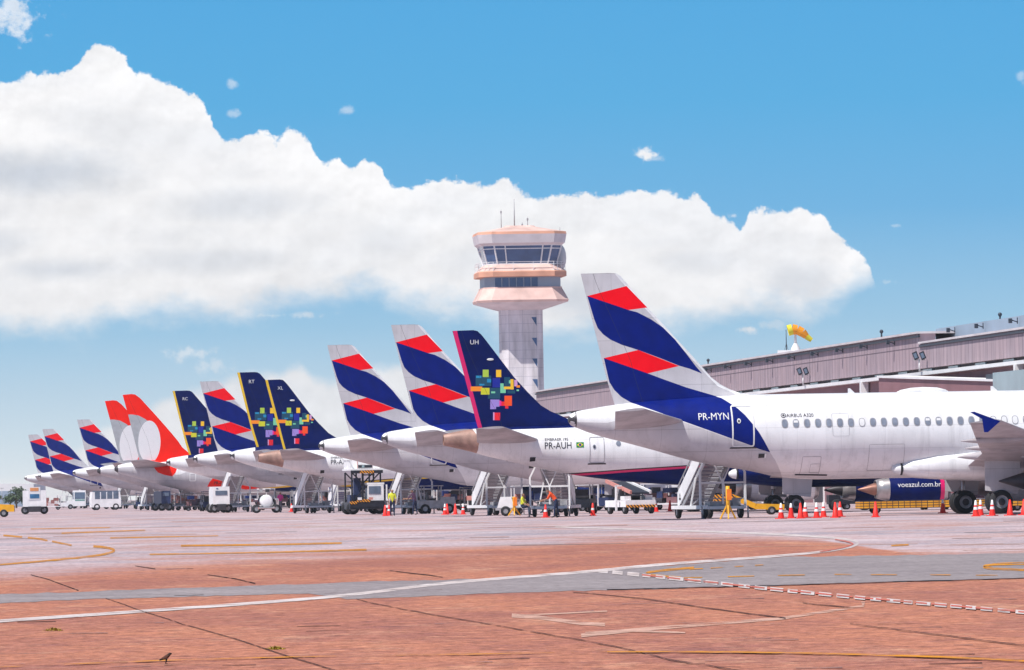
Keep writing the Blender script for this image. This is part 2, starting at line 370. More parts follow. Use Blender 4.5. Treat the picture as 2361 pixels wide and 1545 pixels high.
def foil(s):  # half thickness, s from leading edge 0..1
    return 5 * (.2969 * math.sqrt(max(s, 0)) - .126 * s - .3516 * s * s + .2843 * s ** 3 - .1036 * s ** 4)
def make_fin(name, parent, outline, te, le, tc, base, regions, step=.3):
    """outline polygon (x,z); te, le: x of trailing / leading edge over z; painted regions become real faces"""
    out = densify(outline, .15)
    za, zb = min(p[1] for p in outline) + .1, max(p[1] for p in outline) - .03; hx = lambda z: te(z) + .30 * (min(le(z), te(z) + 4.5) - te(z))
    regions = regions + [([(hx(z), z) for z in np.linspace(za, zb, 20)] + [(hx(z) + .014, z) for z in np.linspace(zb, za, 20)], 'black_line')]
    zs = [p[1] for p in outline]; xs = [p[0] for p in outline]
    pts = []; z = min(zs)
    while z <= max(zs):
        a, b = te(z), le(z)
        for k in range(1, 24):
            p = (a + (b - a) * k / 24, z)
            if inside(p, outline): pts.append(p)
        z += step
    polys = [out] + [densify(p, .15) for p, _ in regions]
    v2, tr = cdt(pts, polys); V = []; FF = []; MI = []; NN = []; mats = [M[base]]
    def half(x, z):
        a, b = te(z), le(z); c = max(b - a, .2); t = max(0, min(1, (b - x) / c)); return tc * c * foil(t) + .006
    for side in (-1, 1):
        o = len(V)
        for x, z in v2:
            h = half(x, z); e = .03
            gx = (half(x + e, z) - half(x - e, z)) / (2 * e); gz = (half(x, z + e) - half(x, z - e)) / (2 * e)
            V.append((x, side * h, z)); n = Vector((-gx, side, -gz)).normalized(); NN.append(tuple(n))
        for f in tr:
            c = (sum(v2[i][0] for i in f) / 3, sum(v2[i][1] for i in f) / 3)
            if not inside(c, outline): continue
            m = base
            for q, (_, mm) in zip(polys[1:], regions):
                if inside(c, q): m = mm
            if M[m] not in mats: mats.append(M[m])
            FF.append([i + o for i in (f if side == -1 else f[::-1])]); MI.append(mats.index(M[m]))
    o2 = len(v2)                                   # close the rim
    idx = {}
    for i, p in enumerate(v2): idx[(round(p[0], 3), round(p[1], 3))] = i
    for i in range(len(out)):
        a = idx.get((round(out[i][0], 3), round(out[i][1], 3))); b = idx.get((round(out[(i + 1) % len(out)][0], 3), round(out[(i + 1) % len(out)][1], 3)))
        if a is not None and b is not None and a != b: FF.append([a, b, b + o2, a + o2]); MI.append(0)
    me = bpy.data.meshes.new(name); me.from_pydata(V, [], FF)
    for m in mats: me.materials.append(m)
    me.polygons.foreach_set('material_index', MI); me.polygons.foreach_set('use_smooth', [True] * len(FF)); me.update()
    me.normals_split_custom_set_from_vertices(NN)
    return link(name, me, parent)
def make_wing(mb, secs, m, m_le=None, n=10):      # secs: (y, xLE, xTE, zLE, zTE, t/c) starboard root to tip
    loops = []
    for y, xl, xt, zl, zt, tc in secs:
        c = xl - xt; up = []; dn = []
        for k in range(n + 1):
            s = (1 - math.cos(math.pi * k / n)) / 2; x = xl - c * s; z = zl + (zt - zl) * s; h = tc * c * foil(s) + .004
            up.append((x, y, z + h)); dn.append((x, y, z - h * .8))
        loops.append(up + dn[::-1])
    L = len(loops[0])
    for a, b in zip(loops[:-1], loops[1:]):
        mb.add(a + b, [(i, (i + 1) % L, L + (i + 1) % L, L + i) for i in range(L)], m, True)
    mb.add(loops[-1], [list(range(L))], m); mb.add(loops[0], [list(range(L))[::-1]], m)
# ------------------------------------------------------------------ aircraft
def cx5(pts): return [(1300 + a / 2.4919, 600 + b / 2.4919) for a, b in pts]          # crop -> photo pixels
def crop(pts, ox, oy, sc): return [(ox + a / sc, oy + b / sc) for a, b in pts]
def wheel_pair(parent, x, y, r, w, gap, zc, axle_len):
    for s in (-1, 1):
        mb = MB(); yy = y + s * gap / 2
        prof = [(-w / 2, r * .55), (-w / 2, r * .80), (-w * .36, r * .96), (-w * .15, r), (w * .15, r), (w * .36, r * .96), (w / 2, r * .80), (w / 2, r * .55)]
        mb.lathe(prof, (x, yy, zc), (0, 1, 0), 'rubber', 28)
        o = mb.build('wheel', parent)
        mb = MB(); mb.lathe([(-w * .46, 0.01), (-w * .46, r * .30), (-w * .30, r * .42), (-w * .46, r * .56)], (x, yy, zc), (0, 1, 0), ['dark_metal', 'rim', 'rim'], 24)
        mb.lathe([(w * .46, r * .56), (w * .30, r * .42), (w * .46, r * .30), (w * .46, .01)], (x, yy, zc), (0, 1, 0), ['rim', 'rim', 'dark_metal'], 24)
        mb.build('rim', o)
def main_gear(root, x, y, r, gap, top_z):
    mb = MB()
    mb.tube((x, y, r), (x, y * .96, r + (top_z - r) * .55), .09, 'bare_metal'); mb.tube((x, y * .96, r + (top_z - r) * .5), (x, y * .93, top_z), .14, 'white_paint')
    mb.tube((x, y - gap * .5, r), (x, y + gap * .5, r), .07, 'dark_metal')
    mb.bar((x + .1, y * .95, r + (top_z - r) * .55), (x, y * .55, top_z - .1), .10, 'white_paint')
    mb.bar((x - .35, y, r + .35), (x - .05, y, r + .02), .06, 'bare_metal'); mb.bar((x - .35, y, r + .35), (x - .08, y, r + .75), .06, 'bare_metal')
    g = mb.build('landing_gear', root)
    wheel_pair(g, x, y, r, .40, gap, r, gap)
    s = -1 if y < 0 else 1
    mb = MB(); mb.prism([(x - .75, r + .55), (x + .85, r + .35), (x + 1.0, top_z), (x - .75, top_z)], y + s * .42, y + s * .47, 'paint_grey'); mb.build('gear_door', root)
def nose_gear(root, x, r, top_z):
    mb = MB(); mb.tube((x, 0, r), (x, 0, top_z), .08, 'white_paint'); mb.bar((x, 0, r + .7), (x + .9, 0, top_z), .07, 'bare_metal'); mb.tube((x, -.25, r), (x, .25, r), .05, 'dark_metal')
    g = mb.build('landing_gear', root); wheel_pair(g, x, 0, r, .24, .42, r, .4)
def engine(root, x0, y, z, r, L, cowl, lip, band=None, text=None, pyl_top=3.0, hot='dark_metal'):
    s = 1 if y > 0 else -1
    mb = MB(); sec = [(0, r * .80), (L * .18, r * .96), (L * .45, r * 1.03), (L * .75, r * 1.0), (L * .93, r * .93)]
    mb.lathe(sec, (x0, y, z), (1, 0, 0), cowl, 36)
    if band: mb.lathe([(L * .86, r * .965), (L * .93, r * .94)], (x0 , y, z), (1, 0, 0), band, 36)
    mb.lathe([(L * .93, r * .93), (L * .985, r * .86), (L, r * .79), (L * .97, r * .72), (L * .7, r * .7)], (x0, y, z), (1, 0, 0), lip, 36)
    e = mb.build('engine', root)
    mb = MB(); mb.lathe([(L * .70, r * .72), (L * .70, r * .25), (L * .86, .02)], (x0, y, z), (1, 0, 0), ['dark_metal', 'steel'], 24); mb.build('fan', e)
    mb = MB(); mb.lathe([(.02, r * .78), (-L * .10, r * .70), (-L * .22, r * .60), (-L * .22, r * .52), (0, r * .5)], (x0, y, z), (1, 0, 0), 'bare_metal', 32); mb.build('nozzle', e)
    mb = MB(); mb.lathe([(-L * .16, r * .42), (-L * .24, r * .40), (-L * .42, r * .17), (-L * .52, .03)], (x0, y, z), (1, 0, 0), hot, 24); mb.build('exhaust_cone', e)
    mb = MB(); mb.prism([(x0 - L * .25, pyl_top - .35), (x0 + L * .35, z + r * .6), (x0 + L * .8, z + r * .9), (x0 + L * .55, pyl_top + .1), (x0 - L * .3, pyl_top)], y - .16, y + .16, 'paint_grey'); mb.build('pylon', root)
    if text:
        v, f = text_verts(text, .62, .012); w = max(a for a, b in v); k = 2.45 / w; mb = MB()
        vs = []
        for a, b in v:
            zz = .10 + b * k; xx = x0 + .12 * L + a * k; rr = np.interp((xx - x0) / L, [0, .18, .45, .75, .93], [r * .8, r * .96, r * 1.03, r, r * .93]) + .02
            ph = math.asin(max(-1, min(1, zz / rr))); vs.append((xx, y - rr * math.cos(ph), z + zz))
        mb.add(vs, f, 'shade'); mb.build('lettering', e, fix=False)
    return e
def wings(root, secs, mt, fairs=(), tipf=None, tipm='paint_blue'):
    for s in (1, -1):                               # s=1: starboard (negative y)
        mb = MB(); make_wing(mb, [(-a * s, b, c, d, e, f) for a, b, c, d, e, f in secs], mt); w = mb.build('wing', root)
        for (y, xa, xb, z, rr) in fairs:
            mb = MB(); L = xb - xa
            mb.lathe([(0, .02), (L * .12, rr * .38), (L * .35, rr * .85), (L * .6, rr), (L * .85, rr * .7), (L, .03)], (xa, -y * s, z), (1, 0, .03), 'wing_grey', 16)
            mb.build('flap_fairing', w)
        if tipf:
            mb = MB(); y = secs[-1][0]
            for poly in tipf(): mb.prism(poly[0], -(y + poly[1]) * s, -(y + poly[2]) * s, tipm)
            mb.build('winglet', w)
def stabs(root, secs, mt):
    for s in (1, -1):
        mb = MB(); make_wing(mb, [(-a * s, b, c, d, e, f) for a, b, c, d, e, f in secs], mt); mb.build('horizontal_stabilizer', root)

# ---- narrow body twin jet
a_top = [A320.xz(*p) for p in [(1313, 958), (1326, 950), (1370, 941), (1420, 933)]]
a_bot = [A320.xz(*p) for p in [(1313, 978), (1326, 985), (1388, 1007), (1440, 1020), (1493, 1034), (1613, 1066), (1737, 1087), (1801, 1100), (1900, 1105)]]
A_BODY = Body([(0.0, a_top[0][1] - .05)] + a_top + [(4.5, 5.72), (7.5, 5.88), (9.5, 5.90), (31.5, 5.9), (33.5, 5.62), (35, 5.0), (36.5, 4.25), (37.3, 3.7), (37.57, 3.3)],
              [(0.0, a_bot[0][1] + .05)] + a_bot + [(14, 1.79), (31.5, 1.79), (33.5, 1.84), (35, 2.02), (36.5, 2.5), (37.3, 2.95), (37.57, 3.25)],
              [(0, .26), (.3, .34), (1, .52), (2, .72), (4, 1.10), (6, 1.46), (8, 1.74), (10, 1.91), (11.5, 1.975), (31.5, 1.975), (33.5, 1.82), (35, 1.5), (36.5, .92), (37.3, .42), (37.57, .06)])
fin_px = [(1339, 631), (1405, 629), (1420, 630), (1431, 636), (1440, 646), (1493, 707.5), (1553, 772), (1613, 837), (1641, 869), (1663, 886), (1685, 897), (1710, 906), (1752, 912), (1752, 945), (1540, 948), (1426, 955), (1418, 935), (1400, 877)]
A_FIN = [A320.xz(*p) for p in fin_px]
def edge(px, ref): q = sorted([ref.xz(*p)[::-1] for p in px]); return pchip([a for a, b in q], [b for a, b in q])
A_TE = edge([(1339, 631), (1400, 877), (1418, 935), (1426, 966)], A320)
A_LE = edge([(1431, 629), (1440, 646), (1493, 707.5), (1613, 837), (1641, 869), (1685, 897), (1710, 906), (1752, 912)], A320)
red1 = cx5([(135, 205), (360, 147), (480, 270), (370, 285)])
blue1 = cx5([(135, 205), (370, 285), (420, 298), (500, 338), (570, 385), (640, 455), (700, 530), (760, 610), (795, 650), (720, 622), (660, 605), (560, 565), (425, 515), (330, 485), (265, 455), (225, 425), (195, 390), (175, 340), (160, 290)])
red2 = cx5([(230, 562), (425, 515), (660, 607), (480, 650)])
blue2 = cx5([(230, 562), (480, 650), (560, 680), (700, 730), (820, 765), (905, 790), (960, 825), (1000, 853), (1040, 890), (1080, 938), (1120, 990), (1150, 1040), (1185, 1105), (1120, 1085), (1060, 1060), (960, 1025), (710, 935), (560, 880), (440, 837), (380, 815), (330, 785), (290, 745), (262, 700), (250, 650)])
le_white = [(1420, 628), (1500, 690), (1760, 910), (1760, 950), (1690, 905), (1655, 890), (1600, 832), (1480, 703), (1418, 632)]
grey_belly = cx5([(20, 930), (250, 935), (440, 890), (560, 885), (710, 938), (960, 1028), (1060, 1062), (1185, 1107), (1215, 1150), (1240, 1200), (1262, 1260), (900, 1330), (20, 1100)])
def A_(px, body=A_BODY, ref=A320): return [body.from_px(ref, *p) for p in px]
def Fn(px, ref=A320): return [ref.xz(*p) for p in px]
A_STAB = [(.6, 5.7, 2.05, 4.62, 4.33, .10), (1.2, 5.3, 2.0, 4.68, 4.38, .10), (6.2, 2.55, 1.15, 5.22, 5.12, .09)]
A_WING = [(1.2, 26.2, 18.9, 2.55, 2.25, .13), (1.98, 25.7, 18.9, 2.6, 2.3, .13), (6.3, 23.2, 18.6, 3.05, 2.85, .12), (12, 20.0, 17.0, 3.62, 3.5, .11), (16.9, 17.05, 15.6, 4.30, 4.22, .10)]
def fence(): return [([(17.0, 4.27), (15.8, 4.72), (15.62, 4.70), (16.17, 4.38), (16.25, 3.78), (16.42, 3.78)], -.02, .05)]
def sharklet(): return [([(17.0, 4.22), (15.4, 6.4), (14.75, 6.4), (15.6, 4.22)], 0.0, .07)]

def belly_fairing(root, body, x0=15.6, x1=27.5, m='paint_white', zt=3.17, zb=1.60, w=2.12):
    secs = []
    for t, k in ((0, .0), (.015, .28), (.06, .5), (.16, .74), (.3, .92), (.45, 1), (.8, 1), (.93, .8), (1, .3)):
        x = x0 + (x1 - x0) * t; c = 2.26 + ((zt + zb) / 2 - 2.26) * k; h = .05 + (zt - zb) / 2 * k; ww = 1.30 + (w - 1.30) * min(1, k * 1.05)
        secs.append((x, c, h, ww))
    mb = MB(); n = 32; vs = []
    for x, c, h, ww in secs:
        for i in range(n):
            a = 2 * math.pi * i / n; e = 2 / 3.2
            vs.append((x, ww * math.copysign(abs(math.cos(a)) ** e, math.cos(a)), c + h * math.copysign(abs(math.sin(a)) ** e, math.sin(a))))
    for i in range(len(secs) - 1): mb.add(vs[i * n:(i + 2) * n], [(k, (k + 1) % n, n + (k + 1) % n, n + k) for k in range(n)], m, True)
    mb.add(vs[:n], [list(range(n))], m)
    for s in (-1, 1):
        mb.lathe([(-.42, .02), (-.38, .12), (-.2, .24), (0, .29)], (x0 + .12, s * 1.34, 2.22), (1, 0, 0), 'shade', 16)
        mb.lathe([(0, .29), (.04, .30), (.10, .30), (.12, .25)], (x0 + .12, s * 1.34, 2.22), (1, 0, 0), 'black_line', 16)
        mb.lathe([(.12, .26), (.6, .40), (2.4, .55), (3.6, .3)], (x0 + .12, s * 1.34, 2.24), (1, 0, 0), m, 16)
    return mb.build('belly_fairing', root)
def tail_cap(root, body, m='dark_metal', L=.32):
    mb = MB(); n = 20; vs = []
    for x in (-.03, 0.0, L):
        c, rz, ry = body.dims(max(x, 0)); k = .75 if x < 0 else 1.03
        vs += [(x, -ry * k * math.cos(2 * math.pi * i / n), c + rz * k * math.sin(2 * math.pi * i / n)) for i in range(n)]
    for i in range(2): mb.add(vs[i * n:(i + 2) * n], [(k, (k + 1) % n, n + (k + 1) % n, n + k) for k in range(n)], m, True)
    mb.add(vs[:n], [list(range(n))], 'black_line'); return mb.build('exhaust_outlet', root)
def door_ring(root, body, x0, x1, z0, z1, m, w=.06, sill=True, hinge=True, name='rear_door', win='shade'):
    mb = MB(); body.ring(mb, x0, x1, z0, z1, w, m, off=.02)
    if sill: body.patch(mb, [(x0 - .1, z0 - .07), (x1 + .1, z0 - .07), (x1 + .06, z0 + .0), (x0 - .06, z0 + .0)], 'dark_metal', .03)
    d = mb.build(name, root)
    if win:
        mb = MB(); cx, cz = x0 + (x1 - x0) * .32, z0 + (z1 - z0) * .62
        body.patch(mb, [(cx + .09 * math.cos(R(a)), cz + .12 * math.sin(R(a))) for a in range(0, 360, 30)], win, .022)
        body.patch(mb, [(cx + .05 * math.cos(R(a)), cz - .01 + .07 * math.sin(R(a))) for a in range(0, 360, 45)], 'dark_metal', .028); mb.build('door_window', d)
    return d
def vent(root, body, x, z, w=.28, h=.2):
    mb = MB(); body.patch(mb, [(x, z), (x + w, z + .02), (x + w, z + h), (x, z + h)], 'black_line', .02)
    body.patch(mb, [(x + w, z), (x + w * 1.25, z), (x + w * 1.3, z + h * .9), (x + w, z + h)], 'shade', .022); return mb.build('outflow_valve', root)

def narrow_body(livery):
    root = empty('airliner')
    if livery == 'striped':
        f = make_fin('vertical_fin', root, A_FIN, A_TE, A_LE, .10, 'paint_grey', [(Fn(le_white), 'paint_white'), (Fn(red1), 'paint_red'), (Fn(blue1), 'paint_blue'), (Fn(blue2), 'paint_blue'), (Fn(red2), 'paint_red')])
        reg = [(A_(grey_belly), 'paint_grey'), (A_(blue2), 'paint_blue')]
    else:
        k = 1.11; tr = lambda pts: [(.71 - .62 * k + .0 + (x) * k - .0, 5.02 + (z - 4.9) * k) for x, z in pts]
        te = A_TE
        stripe = [(te(z), z) for z in np.linspace(11.85, 5.2, 14)] + [(te(z) + .20, z) for z in np.linspace(5.2, 11.85, 14)]
        f = make_fin('vertical_fin', root, A_FIN, A_TE, A_LE, .10, 'paint_navy', [(stripe, 'yellow_stripe')] + [(tr(p), m) for p, m in PIX])
        base = [(2.0, 5.12), (2.2, 5.9), (8.7, 6.2), (8.7, 5.72), (7.0, 5.50), (5, 5.30)]
        reg = [([(0, 4.2), (2, 3.6), (8, 3.2), (10.5, 3.0), (10.5, 0), (0, 0)], 'paint_grey'), (base, 'paint_navy'), ([(9.0, 2.05), (14, 2.45), (20, 2.75), (37, 2.95), (37, 0), (9, 0)], 'paint_navy'),
               ([(8.6, 2.12), (14, 2.55), (20, 2.88), (37, 3.1), (37, 2.9), (20, 2.70), (14, 2.38), (8.6, 1.98)], 'yellow_stripe')]
    A_BODY.skin('fuselage', root, 'paint_white', reg)
    tail_cap(root, A_BODY)
    stabs(root, A_STAB, 'wing_grey')
    wings(root, A_WING, 'wing_grey', [(12.4, 16.2, 19.4, 3.42, .21), (8.4, 17.3, 20.8, 3.10, .25), (4.6, 17.8, 21.2, 2.72, .27)], fence if livery == 'striped' else sharklet, 'paint_blue' if livery == 'striped' else 'paint_navy')
    belly_fairing(root, A_BODY)
    for s in (-1, 1):
        engine(root, 21.7, s * 5.75, 1.55, .98, 4.2, 'paint_white' if livery == 'striped' else 'paint_navy', 'bare_metal', pyl_top=3.0)
        main_gear(root, 19.95, s * 3.8, .57, .93, 2.7)
    nose_gear(root, 32.5, .38, 2.2)
    da, db = A_BODY.from_px(A320, 1686.5, 1031), A_BODY.from_px(A320, 1734, 934); door_ring(root, A_BODY, da[0], db[0], da[1], db[1], 'shade', w=.07)
    vent(root, A_BODY, 8.85, 2.86)
    return root

# ---- twin jet with the longer, lower tail
e_bot = [E195.xz(*p) for p in [(1022, 1026), (1083, 1041), (1127, 1053), (1180, 1065), (1237, 1078), (1292, 1090), (1380, 1103), (1450, 1111)]]
E_BODY = Body([(0, 4.70), (.5, 4.82), (1.75, 5.0), (4, 5.10), (7, 5.12), (32, 5.12), (34, 4.9), (36, 4.3), (37.8, 3.5), (38.5, 3.0), (38.67, 2.75)],
              [(0, 4.1)] + e_bot[1:] + [(14, 1.66), (33, 1.66), (35, 1.72), (37, 1.95), (38.3, 2.3), (38.67, 2.7)],
              [(0, .20), (.6, .34), (1.75, .55), (4, .95), (6, 1.22), (8, 1.40), (10, 1.49), (11, 1.505), (32, 1.505), (34, 1.42), (36, 1.1), (37.8, .6), (38.5, .25), (38.67, .05)])
e_fin_px = [(1043, 763), (1090, 761), (1100, 763), (1109, 771), (1120, 784), (1152, 826), (1185, 869), (1216, 903), (1247, 934), (1270, 948), (1292, 957), (1312, 967), (1335, 975), (1335, 1005), (1110, 1008), (1101, 984), (1072, 872)]
E_FIN = [E195.xz(*p) for p in e_fin_px]
E_TE = edge([(1043, 763), (1072, 872), (1101, 984), (1110, 1012)], E195)
E_LE = edge([(1109, 760), (1120, 784), (1185, 869), (1247, 934), (1270, 948), (1292, 957), (1312, 967), (1335, 975)], E195)
def rect(a, b, c, d): return Fn(crop([(a, b), (c, b), (c, d), (a, d)], 1060, 830, 9.656), E195)
PIX = [(rect(720, 400, 890, 610), 'px_royal'), (rect(350, 345, 690, 582), 'px_teal'), (rect(360, 350, 475, 400), 'px_cyan'), (rect(600, 420, 690, 500), 'px_cyan'), (rect(430, 530, 540, 570), 'px_cyan'),
       (rect(980, 380, 1115, 580), 'px_teal'), (rect(1085, 450, 1125, 520), 'px_mint'), (rect(665, 620, 890, 860), 'px_teal'), (rect(620, 780, 670, 860), 'px_teal'), (rect(690, 700, 780, 740), 'px_mint'),
       (rect(1050, 675, 1225, 745), 'px_teal'), (rect(505, 215, 635, 380), 'px_green'), (rect(800, 218, 915, 380), 'px_yellow'), (rect(240, 590, 495, 695), 'px_orange'),
       (rect(465, 620, 655, 770), 'px_lime'), (rect(893, 520, 968, 600), 'px_mint'), (rect(893, 600, 1015, 735), 'px_mint'), (rect(975, 590, 1190, 650), 'px_yellow'), (rect(1122, 425, 1190, 655), 'px_yellow'),
       (rect(1205, 440, 1280, 585), 'px_pink'), (rect(1255, 560, 1335, 612), 'px_orange'), (rect(1255, 655, 1310, 690), 'px_mint'), (rect(672, 880, 875, 1040), 'px_lilac'), (rect(672, 1040, 800, 1095), 'px_lilac'),
       (rect(873, 905, 915, 1020), 'px_magenta'), (rect(915, 925, 988, 1020), 'px_red'), (rect(985, 795, 1150, 1020), 'px_flame'), (rect(1000, 1020, 1072, 1080), 'px_red'), (rect(735, 1165, 765, 1340), 'px_pink'), (rect(765, 1172, 890, 1340), 'px_red')]
E_WING = [(1.0, 24.2, 18.2, 2.15, 1.9, .13), (1.5, 23.8, 18.2, 2.2, 1.95, .13), (4.9, 21.6, 17.9, 2.55, 2.4, .12), (13.4, 16.9, 15.3, 3.35, 3.3, .10)]
E_STAB = [(.5, 5.6, 1.9, 4.28, 4.2, .10), (1.0, 5.2, 1.75, 4.33, 4.25, .10), (6.0, 2.5, .95, 5.0, 4.95, .09)]
def e_winglet(): return [([(16.9, 3.33), (15.2, 4.9), (14.7, 4.9), (15.3, 3.33)], 0.0, .06)]
def regional_jet(stripe, reg_text, tip_text, flag):
    root = empty('airliner')
    st = [(E_TE(z), z) for z in np.linspace(10.6, 4.9, 14)] + [(E_TE(z) + (.24 if stripe == 'pink_stripe' else .19), z) for z in np.linspace(4.9, 10.6, 14)]
    f = make_fin('vertical_fin', root, E_FIN, E_TE, E_LE, .10, 'paint_navy', [(st, stripe)] + PIX)
    v, q = text_verts(tip_text, .36, .004, 1.0, 1.0); mb = MB()
    mb.add([(1.58 + a, -.115 , 9.72 + b) for a, b in v], q, 'shade'); mb.build('lettering', f, fix=False)
    mb = MB(); mb.ball((2.72, -.135, 8.86), (.2, .02, .07), 'shade'); mb.build('marker_light', f)
    b1 = A_([(1085, 990), (1120, 990), (1310, 983), (1332, 980), (1360, 960), (1100, 950)], E_BODY, E195)
    blue_base = [(1.85, 4.86), (2.3, 4.90), (7.2, 4.97), (7.9, 5.04), (7.9, 5.4), (1.85, 5.4)]
    def ln(d): return [E_BODY.from_px(E195, *p) for p in ((1300, 1093 + d), (1380, 1087.5 + d), (1450, 1082 + d), (1530, 1077 + d), (1613, 1071.5 + d))]
    def tail(d): x, z = ln(d)[-1]; return [(x + 4, z + .25), (x + 9, z + .38), (38.6, z + .45)]
    navy = ln(4) + tail(4 / -41) + [(38.6, 0), (6.5, 0)]
    pk0 = ln(1.6) + tail(0); pk1 = ln(6.5) + [(x, z - .12) for x, z in tail(0)]
    bk0 = ln(-1) + [(x, z + .06) for x, z in tail(0)]
    reg = [([(0, 5.4), (1.45, 5.4), (1.95, 4.4), (1.8, 3.0), (0, 3.0)], 'bronze'), (blue_base, 'paint_navy'), (navy, 'paint_navy'), (pk0 + pk1[::-1], stripe), (bk0 + pk0[::-1], 'black_line')]
    E_BODY.skin('fuselage', root, 'paint_white', reg)
    stabs(root, E_STAB, 'wing_grey')
    wings(root, E_WING, 'wing_grey', [(8.5, 15.5, 18.4, 2.75, .17), (5.0, 16.6, 19.6, 2.4, .2)], e_winglet, 'paint_navy')
    belly_fairing(root, E_BODY, 16.2, 25.5, 'paint_navy', 2.5, 1.45, 1.62)
    for s in (-1, 1):
        engine(root, 24.3, s * 4.6, 1.22, .86, 3.3, 'paint_navy', 'bare_metal', stripe, 'voeazul.com.br' if s < 0 else None, 2.5, 'hot_metal' if s < 0 else 'dark_metal')
        main_gear(root, 19.3, s * 2.97, .5, .75, 2.2)
    nose_gear(root, 33.2, .32, 2.0)
    tx, tz = E_BODY.from_px(E195, 1255, 1035)
    E_BODY.text('registration', root, reg_text, tx, tz, .52, 'black_line', .006, .84)
    tx, tz = E_BODY.from_px(E195, 1256, 1017)
    E_BODY.text('type_lettering', root, 'EMBRAER 195', tx, tz, .22, 'black_line', .004)
    if flag:
        mb = MB(); x0, z0 = E_BODY.from_px(E195, 1329, 1032); w, h = .42, .29
        E_BODY.patch(mb, [(x0, z0), (x0 + w, z0), (x0 + w, z0 + h), (x0, z0 + h)], 'flag_green', .014)
        E_BODY.patch(mb, [(x0 + .03, z0 + h / 2), (x0 + w / 2, z0 + .03), (x0 + w - .03, z0 + h / 2), (x0 + w / 2, z0 + h - .03)], 'flag_yellow', .020)
        E_BODY.patch(mb, [(x0 + w / 2 + .075 * math.cos(R(a)), z0 + h / 2 + .075 * math.sin(R(a))) for a in range(0, 360, 30)], 'flag_blue', .026); mb.build('flag_emblem', root)
    a = E_BODY.from_px(E195, 1359, 1068); b = E_BODY.from_px(E195, 1392, 1007)
    door_ring(root, E_BODY, a[0], b[0], a[1], b[1], 'steel', w=.035, win='cabin_pane')
    x, z = E_BODY.from_px(E195, 1221, 1064); vent(root, E_BODY, x, z, .3, .24)
    mb = MB(); x, z = E_BODY.from_px(E195, 1426, 1023); E_BODY.patch(mb, [(x + .14 * math.cos(R(t)), z + .15 * math.sin(R(t))) for t in range(0, 360, 30)], 'cabin_pane', .015); mb.build('window', root)
    return root

# ---- orange tailed narrow body
B_BODY = Body([(0, 4.75), (.4, 4.95), (2, 5.25), (4, 5.42), (7, 5.5), (33, 5.5), (35.5, 5.1), (37.2, 4.2), (38.6, 3.5), (39.2, 3.1), (39.47, 2.85)],
              [(0, 4.35), (.4, 4.12), (2, 3.62), (4, 3.02), (6, 2.45), (8, 2.0), (10, 1.66), (11.5, 1.53), (13, 1.5), (34, 1.5), (36, 1.6), (38, 1.95), (39.2, 2.45), (39.47, 2.8)],
              [(0, .22), (.4, .36), (2, .68), (4, 1.02), (6, 1.35), (8, 1.62), (10, 1.80), (12, 1.88), (33, 1.88), (35.5, 1.65), (37.2, 1.2), (38.6, .7), (39.2, .35), (39.47, .05)])
gfin_px = [(282.6, 910.5), (303, 908.5), (311, 909.5), (322.5, 918), (331, 927), (350, 948), (369.5, 969.7), (390, 993.5), (409.4, 1016.7), (419, 1031), (433, 1043), (452, 1053), (470, 1059), (470, 1074), (323, 1074), (319.7, 1053.7), (295.5, 957)]
B_FIN = [B737.xz(*p) for p in gfin_px]
B_TE = edge([(282.6, 910), (295.5, 957), (319.7, 1053.7), (324, 1078)], B737)
B_LE = edge([(318, 908), (331, 927), (369.5, 969.7), (409.4, 1016.7), (419, 1031), (433, 1043), (452, 1053), (470, 1059)], B737)
def g7(p): return crop(p, 220, 890, 7.023)
oval = g7([(868 + 178 * math.cos(R(a)), 905 + 345 * math.sin(R(a))) for a in range(0, 360, 10)])
ggrey = g7([(400, 462), (600, 462), (700, 480), (800, 535), (870, 590), (950, 700), (900, 1350), (400, 1350)])
B_STAB = [(.6, 6.0, 2.1, 4.85, 4.6, .10), (7.15, 2.6, 1.0, 5.45, 5.35, .09)]
B_WING = [(1.2, 26.5, 18.8, 2.3, 2.0, .13), (1.9, 26.0, 18.8, 2.4, 2.05, .13), (5.6, 23.4, 18.6, 2.75, 2.6, .12), (17.0, 17.0, 15.4, 3.95, 3.9, .10)]
def b_winglet(): return [([(17.0, 3.95), (15.0, 6.3), (14.3, 6.3), (15.4, 3.95)], 0.0, .07)]
